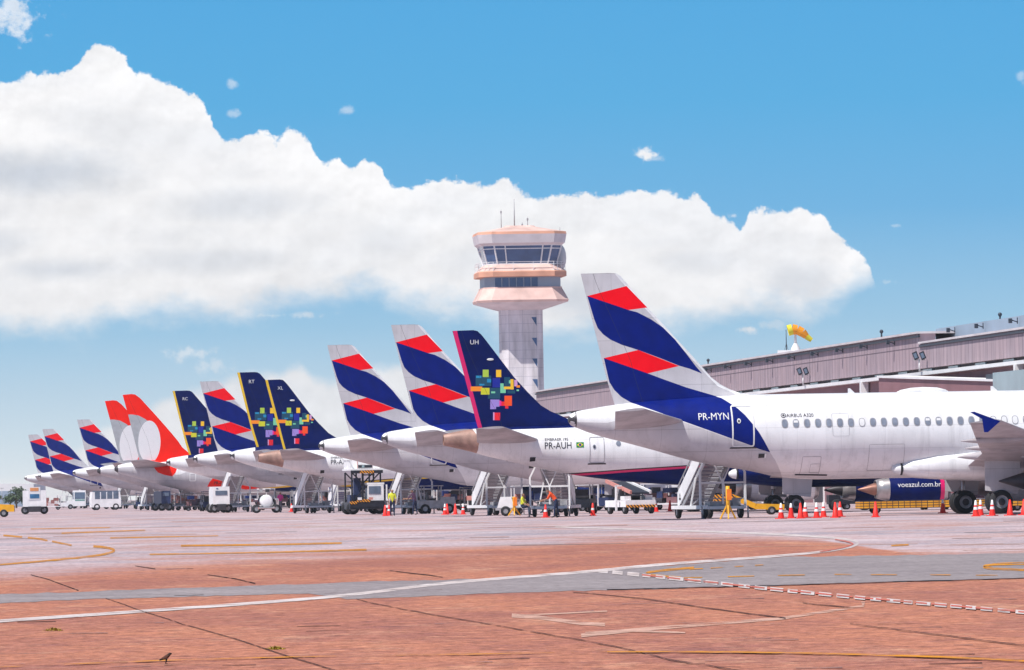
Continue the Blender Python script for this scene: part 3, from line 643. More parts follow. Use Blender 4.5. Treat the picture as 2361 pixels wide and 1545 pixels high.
def orange_tail():
    root = empty('airliner')
    make_fin('vertical_fin', root, B_FIN, B_TE, B_LE, .10, 'paint_orange_red', [(Fn(ggrey, B737), 'fin_grey'), (Fn(oval, B737), 'paint_oval')])
    gb = lambda p: [B_BODY.from_px(B737, *q) for q in g7(p)]
    reg = [([(0, 4.7), (3, 4.8), (8, 4.2), (14, 3.9), (22, 3.9), (22, 0), (0, 0)], 'paint_grey'), ([(3.0, 5.05), (6.5, 5.3), (10, 5.4), (10, 6), (3, 6)], 'paint_orange_red'),
           (gb([(930, 1255), (1120, 1272), (1330, 1318), (1305, 1400), (1250, 1465), (1120, 1440), (1015, 1400), (960, 1330)]), 'paint_orange_red'),
           (gb([(1330, 1325), (1510, 1380), (1370, 1435), (1300, 1440), (1305, 1400)]), 'paint_white'),
           ([B_BODY.from_px(B737, *p) for p in [(478, 1122), (484, 1111), (492, 1102), (510, 1099), (532, 1106), (530, 1120), (495, 1124)]], 'paint_orange_red'),
           ([B_BODY.from_px(B737, *p) for p in [(556, 1113), (575, 1113), (625, 1121), (600, 1126), (566, 1129), (556, 1127)]], 'paint_orange_red')]
    B_BODY.skin('fuselage', root, 'paint_white', reg); tail_cap(root, B_BODY)
    x, z = B_BODY.from_px(B737, 493, 1117); B_BODY.text('registration', root, 'PR-GXN', x, z, .46, 'black_line', .01)
    stabs(root, B_STAB, 'wing_grey'); wings(root, B_WING, 'wing_grey', [(11.0, 16.4, 19, 3.2, .2), (7.5, 17.4, 20.4, 2.85, .22)], b_winglet, 'paint_orange_red')
    belly_fairing(root, B_BODY, 16.4, 27, 'paint_grey', 2.6, 1.32, 2.0)
    for s in (-1, 1):
        engine(root, 22.3, s * 4.83, 1.45, .95, 3.9, 'paint_grey', 'bare_metal', pyl_top=2.7); main_gear(root, 19.3, s * 2.86, .56, .86, 2.4)
    nose_gear(root, 35.0, .34, 2.0)
    a = B_BODY.from_px(B737, 437, 1110); b = B_BODY.from_px(B737, 453, 1090)
    door_ring(root, B_BODY, a[0], b[0], a[1], b[1], 'shade', w=.13, sill=False, win=None)
    return root

def park(root, U0, s, label, group='airliners parked in a row nose in to the terminal'):
    root.location = (U0 / s, F / s, 0); root.rotation_euler = (0, 0, THETA); tag(root, label, 'airliner', group)
def tipU(px, py, xtip, s): return unroll(px, py)[0] - xtip * CT * s

near = narrow_body('striped'); far0 = copy_tree(near)
park(near, A320.U0, 48.5, 'nearest and largest white airliner, red and blue striped tail, registration PR-MYN, row of cabin windows')
# details that only the nearest aircraft shows
x, z = A_BODY.from_px(A320, 1609, 969)
A_BODY.text('registration', near, 'PR-MYN', x, z, .47, 'shade', .020, 0.88)
x, z = A_BODY.from_px(A320, 1813, 962); A_BODY.text('type_lettering', near, 'AIRBUS A320', x, z, .23, 'dark_metal', .010, 1.0, spacing=1.0)
mb = MB(); x, z = A_BODY.from_px(A320, 1806, 960)
for k in range(3): A_BODY.patch(mb, [(x + (.13 - .035 * k) * math.cos(R(a)), z + .04 + (.11 - .03 * k) * math.sin(R(a))) for a in range(0, 360, 30)], 'dark_metal' if k % 2 == 0 else 'paint_white', .014 + .004 * k)
mb.build('maker_emblem', near)
wx0, wz0 = A_BODY.from_px(A320, 1809, 977)
for k in range(40):
    x = wx0 + .5334 * k; z = wz0 + .0
    mb = MB(); sh = [(.5 * math.copysign(abs(math.cos(t)) ** .75, math.cos(t)), .5 * math.copysign(abs(math.sin(t)) ** .75, math.sin(t))) for t in np.linspace(0, 2 * math.pi, 20, endpoint=False)]
    A_BODY.patch(mb, [(x + .31 * a, z + .42 * b) for a, b in sh], 'steel', .012)
    A_BODY.patch(mb, [(x + .245 * a, z + .35 * b) for a, b in sh], 'shade' if k in (7, 19, 20, 21) else 'cabin_pane', .018)
    if k in (1, 13, 14, 22, 27): A_BODY.patch(mb, [(x - .105, z + .03), (x + .105, z + .03), (x + .09, z + .14), (x - .09, z + .14)], 'shade', .022)
    mb.build('window', near)
def px_ring(name, p, q, m='steel', w=.018, parent=near, body=A_BODY, ref=A320, rad=.05):
    a = body.from_px(ref, *p); b = body.from_px(ref, *q); mb = MB(); body.ring(mb, a[0], b[0], min(a[1], b[1]), max(a[1], b[1]), w, m, rad, .014); return mb.build(name, parent)
px_ring('cargo_door', (1844, 1094), (1894, 1052)); px_ring('cargo_door', (2000, 1085), (2088, 1023))
px_ring('access_panel', (1866, 1090), (1893, 1069), w=.014); px_ring('emergency_exit', (1920, 1006), (1956, 952), w=.012, rad=.1)
mb = MB(); c = A_BODY.from_px(A320, 2144, 915)[0]
mb.lathe([(-1.28, .01), (-1.1, .10), (-.6, .20), (0, .235), (.7, .20), (1.1, .10), (1.25, .01)], (c, 0, 5.90), (1, 0, 0), 'paint_white', 18); mb.build('antenna_fairing', near)
mb = MB(); c = A_BODY.from_px(A320, 1700, 912)[0]
for dx in (5.5, 12.5): mb.prism([(c + dx, 5.88), (c + dx + .35, 5.88), (c + dx + .1, 6.12), (c + dx, 6.12)], -.02, .02, 'paint_white')
mb.build('blade_antenna', near)
mb = MB(); xx = A_BODY.from_px(A320, 1852, 1092)
A_BODY.patch(mb, [(xx[0] - .35, xx[1] - .06), (xx[0] + 1.2, xx[1] - .11), (xx[0] + 1.2, xx[1] - .05), (xx[0] - .35, xx[1])], 'dark_metal', .02); mb.build('door_sill', near)

STRIPED = [((902, 750), 37.7, 'white airliner with red and blue striped tail directly left of the tail marked UH'),
           ((755, 796), 33.4, 'white airliner with red and blue striped tail standing behind the black high loader'),
           ((461, 880), 25.7, 'white airliner with red and blue striped tail between tails marked RC and RT'),
           ((178, 968), 17.6, 'white airliner with red and blue striped tail just left of the two orange tails'),
           ((98, 990), 15.6, 'hazy white airliner with pink and blue striped tail, right one of the far left pair'),
           ((65, 1003), 14.4, 'farthest hazy white airliner, leftmost striped tail of the whole row')]
for i, (tp, s, lab) in enumerate(STRIPED):
    o = far0 if i == 0 else copy_tree(far0)
    park(o, tipU(*tp, .71, s), s, lab)
auh = regional_jet('pink_stripe', 'PR-AUH', 'UH', True)
park(auh, E195.U0, 41.3, 'white airliner with dark blue pixel map tail edged in pink, registration PR-AUH and flag')
axl = regional_jet('yellow_stripe', 'PR-AXL', 'XL', False)
park(axl, tipU(611, 876, .62, 29.5), 29.5, 'white airliner with dark blue pixel map tail edged in yellow, registration PR-AXL')
def neo(tip, tp, s, lab):
    r = narrow_body('pixel'); f = [c for c in r.children if c.name.startswith('vertical_fin')][0]
    v, q = text_verts(tip, .42, .004); mb = MB(); mb.add([(1.62 + a, -.135, 10.85 + b) for a, b in v], q, 'shade'); mb.build('lettering', f, fix=False)
    park(r, tipU(*tp, .71, s), s, lab)
neo('RT', (547, 857), 27.6, 'airliner with dark blue pixel tail marked RT, half hidden behind the tail marked XL')
neo('RC', (398, 902), 23.7, 'airliner with dark blue pixel tail marked RC, next to the orange tails')
g1 = orange_tail(); g2 = copy_tree(g1)
park(g1, tipU(283, 910, 1.0, 21.6), 21.6, 'right one of two airliners with orange tail and white oval, patch marked PR-GXN')
park(g2, tipU(242, 922, 1.0, 20.35), 20.35, 'left and rear one of two airliners with orange tail and white oval')
for c in list(g2.children):
    if c.name.startswith('registration'): bpy.data.objects.remove(c)
# ------------------------------------------------------------------ people (one skinned body each, posed by joints)
def person_mesh(J, clothes, name='person'):
    """J: joint -> point; clothes: function (joint pair key) -> material"""
    V = []; Rr = []; E = []; K = []; idx = {}
    def add(p, r): V.append(Vector(p)); Rr.append(r); return len(V) - 1
    def chain(keys, rad, k):
        for a, b in zip(keys[:-1], keys[1:]): E.append((idx[a], idx[b])); K.append(k)
    for k, (p, r) in J.items(): idx[k] = add(p, r)
    chain(['pelvis', 'waist', 'chest', 'neck', 'jaw', 'head', 'crown'], 0, 't')
    E.append((idx['head'], idx['nose'])); E.append((idx['head'], idx['ear_l'])); E.append((idx['head'], idx['ear_r']))
    for s in 'lr':
        chain(['chest', 'sho_' + s, 'elb_' + s, 'wri_' + s, 'palm_' + s], 0, 'a'); chain(['pelvis', 'hip_' + s, 'knee_' + s, 'ank_' + s, 'toe_' + s], 0, 'l')
        p = V[idx['palm_' + s]]; w = V[idx['wri_' + s]]; d = (p - w).normalized(); side = d.cross(Vector((0.3, 1, 0.1))).normalized()
        for f in range(4):
            r0 = p + side * (.034 - .022 * f) + d * .03; ln = (.075, .085, .08, .06)[f]
            a = add(r0, .0085); b = add(r0 + d * ln * .55 + Vector((0, 0, -.008)), .0078); c = add(r0 + d * ln + Vector((0, 0, -.025)), .0065)
            E.extend([(idx['palm_' + s], a), (a, b), (b, c)])
        a = add(p + side * .045 - d * .01, .010); b = add(p + side * .075 + d * .03, .008); E.extend([(idx['palm_' + s], a), (a, b)])
    me = bpy.data.meshes.new(name); me.from_pydata(V, E, []); o = bpy.data.objects.new(name, me); COL.objects.link(o)
    sk = o.modifiers.new('s', 'SKIN')
    if not me.skin_vertices: me.skin_vertices.new()
    for i, v in enumerate(me.skin_vertices[0].data): v.radius = (Rr[i], Rr[i]); v.use_root = (i == idx['pelvis'])
    su = o.modifiers.new('u', 'SUBSURF'); su.levels = 1; su.render_levels = 1
    bpy.context.view_layer.update()
    m2 = bpy.data.meshes.new_from_object(o.evaluated_get(bpy.context.evaluated_depsgraph_get()))
    o.modifiers.clear(); o.data = m2; bpy.data.meshes.remove(me); m2.name = name
    segs = []
    seg = lambda a, b, m: segs.append((J[a][0], J[b][0], m))
    top, leg = clothes
    seg('pelvis', 'waist', top); seg('waist', 'chest', top); seg('chest', 'neck', top); seg('jaw', 'head', 'skin'); seg('head', 'nose', 'skin'); seg('head', 'crown', 'hair')
    for s in 'lr':
        seg('chest', 'sho_' + s, top); seg('sho_' + s, 'elb_' + s, top); seg('elb_' + s, 'wri_' + s, 'skin'); seg('wri_' + s, 'palm_' + s, 'skin')
        seg('pelvis', 'hip_' + s, leg); seg('hip_' + s, 'knee_' + s, leg); seg('knee_' + s, 'ank_' + s, leg); seg('ank_' + s, 'toe_' + s, 'rubber')
    mats = list(dict.fromkeys(m for _, _, m in segs))
    m2.materials.clear()
    for m in mats: m2.materials.append(M[m])
    S_ = [(Vector(a), Vector(b), mats.index(m)) for a, b, m in segs]
    for p in m2.polygons:
        c = p.center; best = 9; mi = 0
        for a, b, i in S_:
            ab = b - a; t = max(0, min(1, (c - a).dot(ab) / max(ab.length_squared, 1e-6))); d = (a + ab * t - c).length
            if d < best: best, mi = d, i
        p.material_index = mi; p.use_smooth = True
    return o
def standing(bend=0.0, arm=(0.15, -.55), step=.1, seat=False):
    """faces +x; bend in radians leans the trunk forward"""
    J = {}; sb, cb = math.sin(bend), math.cos(bend); hip = Vector((0, 0, .93 if not seat else .55))
    def tr(u, side, fw=0.0): return hip + Vector((sb * u + cb * fw, side, cb * u - sb * fw))
    J['pelvis'] = (hip, .135); J['waist'] = (tr(.18, 0), .13); J['chest'] = (tr(.42, 0), .155); J['neck'] = (tr(.56, 0, .01), .058)
    J['jaw'] = (tr(.63, 0, .03), .07); J['head'] = (tr(.71, 0, .035), .098); J['crown'] = (tr(.78, 0, .02), .075); J['nose'] = (tr(.69, 0, .145), .016)
    J['ear_l'] = (tr(.69, .10, .02), .022); J['ear_r'] = (tr(.69, -.10, .02), .022)
    for s, q in (('l', 1), ('r', -1)):
        sho = tr(.48, q * .19); e = sho + Vector((arm[0] * .5, q * .05, -.29)); w = e + Vector((arm[0], -q * .02, arm[1] * .45)).normalized() * .26
        J['sho_' + s] = (sho, .065); J['elb_' + s] = (e, .044); J['wri_' + s] = (w, .03); J['palm_' + s] = (w + (w - e).normalized() * .085, .036)
        if seat: kn = Vector((.42, q * .12, .55)); an = Vector((.45, q * .12, .09)); hp = hip + Vector((.02, q * .09, 0))
        else: hp = hip + Vector((0, q * .09, -.04)); kn = Vector((q * step * .5 + .02, q * .10, .49)); an = Vector((q * step - .02, q * .10, .09))
        J['hip_' + s] = (hp, .098); J['knee_' + s] = (kn, .062); J['ank_' + s] = (an, .045); J['toe_' + s] = (an + Vector((.17, 0, -.045)), .04)
    return J
def worker(px, D, yaw, clothes, label, bend=0.0, arm=(0.15, -.55), step=.1, z=0.0, seat=False):
    o = person_mesh(standing(bend, arm, step, seat), clothes); p = spot(px, D); o.location = (p.x, p.y, z); o.rotation_euler = (0, 0, yaw); tag(o, label, 'person', 'ground crew'); return o
worker(1283, 350, R(172), ('vest_orange', 'trousers'), 'worker in orange vest and navy trousers bending over beside the stairs', bend=.62, arm=(.35, -.2), step=.12)
worker(905, 420, R(-80), ('vest_yellow', 'trousers'), 'worker in yellow vest and navy trousers behind the red cones by the high loader', arm=(.1, -.6))
worker(647, 545, R(-100), ('vest_magenta', 'grey_trousers'), 'worker in magenta top walking beside the white tank cart', step=.28, arm=(.2, -.5))
worker(957, 432, R(150), ('shirt_dark', 'trousers'), 'worker in dark purple shirt pushing at the foot of the stairs', bend=.25, arm=(.5, -.1))
worker(1205, 386, R(-20), ('vest_yellow', 'trousers'), 'worker in yellow vest seated low beside the luggage cart', seat=True, arm=(.3, -.3))

# ------------------------------------------------------------------ ground equipment
def tyre(parent, x, y, r, w, n=20, axis=(0, 1, 0), name='wheel'):
    mb = MB(); mb.lathe([(-w / 2, r * .5), (-w / 2, r * .85), (-w * .3, r), (w * .3, r), (w / 2, r * .85), (w / 2, r * .5)], (x, y, r), axis, 'rubber', n)
    mb.lathe([(-w * .40, .01), (-w * .42, r * .52)], (x, y, r), axis, 'rim', n); mb.lathe([(w * .40, .01), (w * .42, r * .52)], (x, y, r), axis, 'rim', n)
    return mb.build(name, parent)
def stairs():
    """x: away from the door towards the foot; top platform at x=0"""
    r = empty('passenger_stairs'); H = 3.25; x0, x1, z0 = 1.0, 6.0, .45
    mb = MB(); n = 16
    for k in range(n):
        x = x0 + (x1 - x0) * (k + .5) / n; z = H - (H - z0) * (k + .5) / n
        mb.box((x, 0, z), ((x1 - x0) / n + .06, 1.25, .05), 'tread'); mb.box((x + (x1 - x0) / n / 2, 0, z - .085), (.03, 1.25, .10), 'coping')
    mb.box((.5, 0, H), (1.1, 1.35, .08), 'tread')
    for s in (-1, 1): mb.bar((x0 - .2, s * .62, H - .12), (x1, s * .62, z0 - .15), .08, 'steel', .22)
    mb.build('stair_flight', r)
    for s in (-1, 1):
        mb = MB(); y0, y1 = s * .66, s * .72
        mb.prism([(0, H), (x0, H), (x1 + .1, z0), (x1 + .1, z0 + .82), (x0, H + .82), (0, H + .82)], y0, y1, 'white_paint')
        mb.build('side_panel', r)
        mb = MB(); mb.bar((0, s * .69, H + 1.1), (x0, s * .69, H + 1.1), .05, 'steel'); mb.bar((x0, s * .69, H + 1.1), (x1 + .1, s * .69, z0 + 1.1), .05, 'steel')
        for k in range(6): xx = x0 + (x1 - x0) * k / 5; zz = H - (H - z0) * k / 5; mb.bar((xx, s * .69, zz + .95), (xx, s * .69, zz + 1.12), .04, 'steel')
        mb.build('handrail', r)
    mb = MB()
    for s in (-1, 1):
        mb.bar((.5, s * 1.12, .6), (.5, s * 1.12, 2.25), .10, 'white_paint'); mb.bar((.5, s * 1.12, 2.22), (.5, s * .62, H - .05), .09, 'white_paint')
        mb.bar((.5, s * .66, H - .1), (.5, 0, 1.72), .06, 'white_paint'); mb.bar((2.9, s * .95, .6), (2.9, s * .66, 2.0), .07, 'white_paint')
        mb.bar((.55, s * 1.1, 1.0), (2.9, s * .9, .65), .05, 'steel')
    mb.bar((.5, -1.12, 1.72), (.5, 1.12, 1.72), .09, 'white_paint'); mb.bar((.45, 0, 1.72), (.45, 0, .7), .08, 'white_paint'); mb.bar((.5, -1.12, .95), (.5, 1.12, .95), .05, 'steel')
    mb.build('support_frame', r)
    mb = MB()
    for s in (-1, 1): mb.box((3.1, s * .95, .55), (6.2, .14, .18), 'white_paint')
    for x in (.15, 2.0, 4.2, 6.15): mb.box((x, 0, .52), (.14, 1.95, .14), 'white_paint')
    mb.box((1.2, .1, .62), (1.1, 1.0, .42), 'steel'); mb.box((1.0, -.75, .78), (.6, .4, .4), 'steel')
    mb.bar((.1, 0, .45), (-1.3, .3, .25), .07, 'steel')
    for s in (-1, 1):
        mb.tube((.15, s * 1.15, .02), (.15, s * 1.15, .6), .04, 'bare_metal'); mb.tube((.15, s * 1.15, 0), (.15, s * 1.15, .03), .12, 'steel')
    mb.build('chassis', r)
    for x, y in ((.6, -.9), (.6, .9), (5.7, -.8), (5.7, .8)): tyre(r, x, y, .32, .2)
    tyre(r, 3.1, 0.0, .26, .16)
    return tag(r, None, 'stairs', 'mobile passenger stairs')
st0 = stairs()
def put_stairs(o, px, D, yaw, label):        # the platform end sits at the given photo column
    p = spot(px, D); o.location = p; o.rotation_euler = (0, 0, yaw); o['label'] = label; o['category'] = 'stairs'; return o
FAR = math.pi / 2 + R(14)
SP = [(1674, 313, FAR, 'white passenger stairs with a three diamond mark, under the tail of the nearest airliner'),
      (1168, 402.5, FAR, 'white passenger stairs with a white motor box and yellow jack, left of the bending worker'),
      (1266, 367.5, math.pi / 2 - R(8), 'white passenger stairs whose foot faces right, beside the worker in orange'),
      (965, 453, FAR, 'white passenger stairs with a broad white truss right of the high loader'),
      (738, 511.5, FAR, 'white passenger stairs with grey steps left of the high loader'),
      (812, 548, FAR, 'white passenger stairs half hidden behind the high loader'),
      (552, 590, FAR, 'white passenger stairs leaning behind the white catering truck'),
      (415, 698, R(80), 'white passenger stairs under the grey belly of the orange tailed airliner'),
      (362, 742, FAR, 'white passenger stairs with a broad side panel left of the dark truck'),
      (297, 857, FAR, 'hazy white passenger stairs beside the apron bus'),
      (203, 966, FAR, 'hazy white passenger stairs right of the minibus with a big windscreen'),
      (152, 1046, R(60), 'hazy white passenger stairs left of the minibus')]
for i, (px, D, yaw, lab) in enumerate(SP):
    put_stairs(st0 if i == 0 else copy_tree(st0), px, D, yaw, lab)
mb = MB()                                     # the maker's mark on the nearest stairs
for a in (90, 210, 330):
    cx, cz = 5.62 + .11 * math.cos(R(a)), 1.02 + .11 * math.sin(R(a)); d = R(a)
    q = [(cx + l * math.cos(d + b), cz + l * math.sin(d + b)) for l, b in ((.11, 0), (.06, math.pi / 2), (.11, math.pi), (.06, -math.pi / 2))]
    mb.prism(q, .725, .735, 'black_line')
mb.build('emblem', st0)

def belt_loader():
    """x: down the belt towards its low near end"""
    r = empty('belt_loader')
    mb = MB(); mb.box((.7, 0, .62), (3.4, 1.9, .40), 'white_paint'); mb.box((1.6, .7, .95), (.7, .45, .30), 'white_paint'); mb.box((1.9, -.75, .92), (.7, .40, .28), 'white_paint'); mb.box((.2, 0, .95), (1.6, 1.0, .3), 'dark_metal'); mb.build('body', r)
    mb = MB(); mb.box((2.43, 0, .46), (.05, 1.86, .15), 'hazard'); mb.build('bumper_stripe', r)
    mb = MB()
    for s in (-1, 1): mb.bar((-.3, s * .55, .8), (.2, s * .55, 1.6), .10, 'white_paint')
    mb.bar((-.18, -.6, 1.0), (-.18, .6, 1.0), .08, 'steel'); mb.build('lift_frame', r); mb = MB()
    for s in (-1, 1): mb.bar((1.5, s * .55, .8), (1.2, s * .55, 1.4), .08, 'steel')
    mb.bar((1.35, -.6, 1.1), (1.35, .6, 1.1), .08, 'steel'); mb.build('lift_frame', r)
    mb = MB(); mb.box((1.5, -1.2, .95), (.10, .10, 1.5), 'white_paint'); mb.box((1.5, -1.05, 1.68), (.10, .40, .08), 'white_paint'); mb.box((1.5, -1.05, .75), (.10, .35, .08), 'white_paint'); mb.build('side_post', r)
    mb = MB(); mb.bar((-1.6, 0, 1.90), (2.4, 0, 1.22), 1.1, 'belt', .10); mb.build('conveyor_belt', r)
    for s, m in ((-1, 'salmon'), (1, 'white_paint')):
        mb = MB(); mb.bar((-1.65, s * .62, 1.98), (2.45, s * .62, 1.28), .12, m, .20); mb.build('side_rail', r)
    mb = MB(); mb.box((1.3, -.55, 1.0), (.5, .5, .12), 'dark_metal'); mb.box((1.05, -.55, 1.25), (.1, .5, .45), 'dark_metal'); mb.build('driver_seat', r)
    for x in (-.5, 2.0):
        for s in (-1, 1): tyre(r, x, s * .82, .30, .24)
    return tag(r, 'white belt loader with a dark sloping belt between two rails and a striped bumper', 'belt loader')
bl = belt_loader(); p = spot(1444, 387); bl.location = p; bl.rotation_euler = (0, 0, R(-70))

def high_loader():
    r = empty('high_loader'); k = 'black_paint'
    mb = MB(); mb.box((0, 0, .62), (2.5, 5.0, .5), k); mb.box((.0, -2.45, .75), (2.45, .2, .45), k); mb.box((-.95, -1.2, 1.1), (.5, 1.6, .6), 'navy_body'); mb.build('chassis', r)
    mb = MB(); mb.box((-.25, -2.57, .98), (1.0, .04, .2), 'hazard'); mb.box((-1.0, -2.57, .84), (.5, .04, .2), 'hazard'); mb.box((0.0, -2.62, 3.02), (1.0, .04, .2), 'hazard'); mb.build('warning_stripe', r)
    mb = MB(); mb.box((.62, -1.7, 1.5), (1.15, 1.5, 1.2), 'white_paint'); mb.box((.62, -1.6, 2.18), (1.25, 1.7, .14), 'white_paint'); mb.tube((.5, -1.6, 2.25), (.5, -1.6, 2.4), .10, 'salmon')
    c = mb.build('cab', r)
    mb = MB(); mb.box((.55, -2.47, 1.72), (.85, .03, .55), 'glass'); mb.box((1.21, -1.7, 1.72), (.03, 1.0, .55), 'glass'); mb.build('windscreen', c)
    mb = MB(); mb.box((1.42, -2.1, 1.55), (.10, .5, 1.1), 'white_paint'); mb.box((1.5, -2.2, 1.0), (.25, .5, .12), 'white_paint'); mb.build('step_guard', c)
    for x in (-.55, .25): mb = MB(); mb.box((x, -2.6, 1.12), (.3, .05, .18), 'shade' if x < 0 else 'salmon'); mb.build('headlight', r)
    mb = MB()
    for x in (-1.05, -.25, .2, 1.0):
        mb.bar((x, -2.2, .8), (x, -2.2, 3.0), .11, k)
    mb.bar((-1.05, -2.2, .9), (1.0, -2.2, 3.0), .09, k); mb.bar((1.0, -2.2, .9), (-1.05, -2.2, 3.0), .09, k); mb.build('lift_frame', r); mb = MB()
    for x in (-1.05, -.25, .2, 1.0): mb.bar((x, 2.0, .8), (x, 2.0, 3.0), .11, k)
    mb.bar((-1.05, 2.0, .9), (1.0, 2.0, 3.0), .09, k); mb.bar((1.0, 2.0, .9), (-1.05, 2.0, 3.0), .09, k); mb.build('lift_frame', r); mb = MB(); mb.box((-.55, -1.0, 1.8), (.5, .6, 1.6), 'navy_body'); mb.build('control_cabinet', r)
    mb = MB(); mb.box((0, 0, 3.2), (2.35, 5.1, .12), 'white_paint'); mb.box((0, -2.5, 3.03), (2.3, .15, .22), k); mb.build('platform', r)
    mb = MB()
    for x in (-1.12, 1.12): mb.box((x, -2.4, 3.6), (.06, .08, .75), 'shade'); mb.bar((x, -2.4, 3.9), (x, 2.4, 3.9), .05, 'shade'); mb.box((x, 0, 3.6), (.06, .08, .75), 'shade')
    mb.build('guard_rail', r)
    mb = MB(); mb.box((0, .6, 4.25), (2.2, 3.4, 2.0), 'white_paint')
    for x in (-.5, .55): mb.box((x, -1.12, 4.25), (.03, .03, 1.9), 'salmon')
    b = mb.build('cargo_box', r)
    mb = MB(); mb.box((.05, -1.13, 3.42), (1.0, .04, .2), k); mb.box((-.1, -1.16, 3.42), (.18, .03, .16), 'teal_glass'); mb.build('box_sill', b)
    for x in (-.95, .95):
        for y in (-1.7, 1.6): tyre(r, x, y, .46, .34)
    return tag(r, 'black high loader truck with white cab, striped bumper and raised white box', 'high loader')
hl = high_loader(); hl.location = spot(838, 466); hl.rotation_euler = (0, 0, R(8))

def tank_cart(label, px, D, yaw):
    r = empty('tank_cart'); mb = MB(); mb.lathe([(0, .01), (.0, .42), (.06, .52), (2.4, .52), (2.46, .42), (2.46, .01)], (0, 0, 1.0), (0, 1, 0), 'white_paint', 28); t = mb.build('tank', r)
    mb = MB(); mb.box((0, 1.2, .45), (1.3, 3.0, .14), 'steel'); mb.box((0, -.12, .42), (1.4, .1, .16), 'salmon'); mb.build('chassis', r)
    mb = MB(); mb.box((0, .6, 2.0), (1.5, .6, .1), 'white_paint'); [mb.box((s * .7, .6, 1.6), (.08, .5, .9), 'steel') for s in (-1, 1)]; mb.box((.1, .35, 1.86), (.35, .2, .25), 'dark_metal'); mb.box((-.45, .4, 1.9), (.3, .2, .3), 'steel'); mb.build('pump_frame', r)
    for s in (-1, 1): mb = MB(); mb.box((s * .85, .1, 1.15), (.25, .1, .1), 'white_paint'); mb.build('handle', r)
    for x in (-.82, .82):
        for y in (.2, 2.1): tyre(r, x, y, .36, .26)
    r.location = spot(px, D); r.rotation_euler = (0, 0, yaw); return tag(r, label, 'tank cart')
tank_cart('white round tank cart left of the worker in magenta', 615, 540, R(4))

def box_truck(px, D, yaw, label, w=2.2, h=2.9, L=5.5, body='white_paint', poster=False, dark=False, cat='truck'):
    r = empty('box_truck')
    mb = MB(); mb.box((0, L / 2, .75 + (h - .75) / 2), (w, L, h - .75), body); b = mb.build('cargo_box', r)
    mb = MB(); mb.box((0, L / 2, .6), (w * .8, L * .95, .25), 'dark_metal'); mb.box((0, -.05, .5), (w * .55, .1, .55), 'dark_metal'); mb.build('chassis', r)
    mb = MB(); mb.box((0, L + .9, 1.25), (w * .92, 1.7, 1.6), body); c = mb.build('cab', r)
    mb = MB(); mb.box((0, L + 1.77, 1.6), (w * .8, .04, .6), 'glass'); mb.build('windscreen', c)
    if poster:
        mb = MB(); mb.box((0, -.02, 2.05), (w * .5, .03, 1.25), 'shade'); mb.box((0, -.045, 2.45), (w * .36, .03, .32), 'poster_orange'); mb.box((.02, -.045, 1.78), (w * .40, .03, .42), 'poster_blue'); mb.build('picture_panel', b)
    else:
        mb = MB(); mb.box((0, -.02, 1.75), (w * .72, .03, .38), 'glass'); mb.build('rear_window', b)
        mb = MB(); mb.box((-.25 * w, -.02, h - .16), (w * .12, .03, .07), 'poster_blue'); mb.build('small_plate', b)
    for x in (-w * .4, w * .4):
        for y in (.6, L + .9): tyre(r, x, y, .42, .28)
    r.location = spot(px, D); r.rotation_euler = (0, 0, yaw); return tag(r, label, cat)
box_truck(511, 570, R(6), 'white catering truck seen from behind below the red fuselage patch', w=1.45, h=2.3)
box_truck(80, 640, R(4), 'white box truck at far left carrying an orange and blue picture panel', w=2.3, h=2.35, poster=True)
box_truck(383, 690, R(10), 'dark navy truck standing between two passenger stairs at far left', w=.95, h=2.1, body='navy_body')

def bus(px, D, yaw, label, L=7.0, w=2.4, h=2.7, band=None):
    r = empty('apron_bus')
    mb = MB(); mb.prism([(-L / 2, .35), (L / 2, .35), (L / 2, 1.35), (L / 2 - .12, h), (-L / 2 + .12, h), (-L / 2, 1.35)], -w / 2, w / 2, 'white_paint'); mb.build('body', r)
    for s in (-1, 1):
        for k in range(4):
            mb = MB(); x = -L / 2 + .45 + k * (L - .6) / 4; mb.box((x + (L - .6) / 8 - .1, s * (w / 2 + .004), 1.85), ((L - .6) / 4 - .12, .02, 1.0), 'glass'); mb.build('window', r)
    mb = MB(); mb.box((L / 2 - .035, 0, 1.85), (.05, w * .86, .95), 'glass', ry=-R(5)); mb.build('windscreen', r)
    if band: mb = MB(); mb.box((L / 2 + .015, 0, 1.2), (.03, w * .8, .12), band); mb.build('stripe', r)
    for x in (-L * .32, L * .32):
        for s in (-1, 1): tyre(r, x, s * (w / 2 - .12), .42, .26)
    r.location = spot(px, D); r.rotation_euler = (0, 0, yaw); return tag(r, label, 'bus', 'airport buses')
bus(243, 790, R(10), 'white apron bus with blue tinted windows behind hazy stairs', L=3.6, h=2.2)
bus(183, 930, R(-84), 'hazy minibus facing the camera, large windscreen above a green line', L=4.5, w=1.7, h=2.6, band='green')

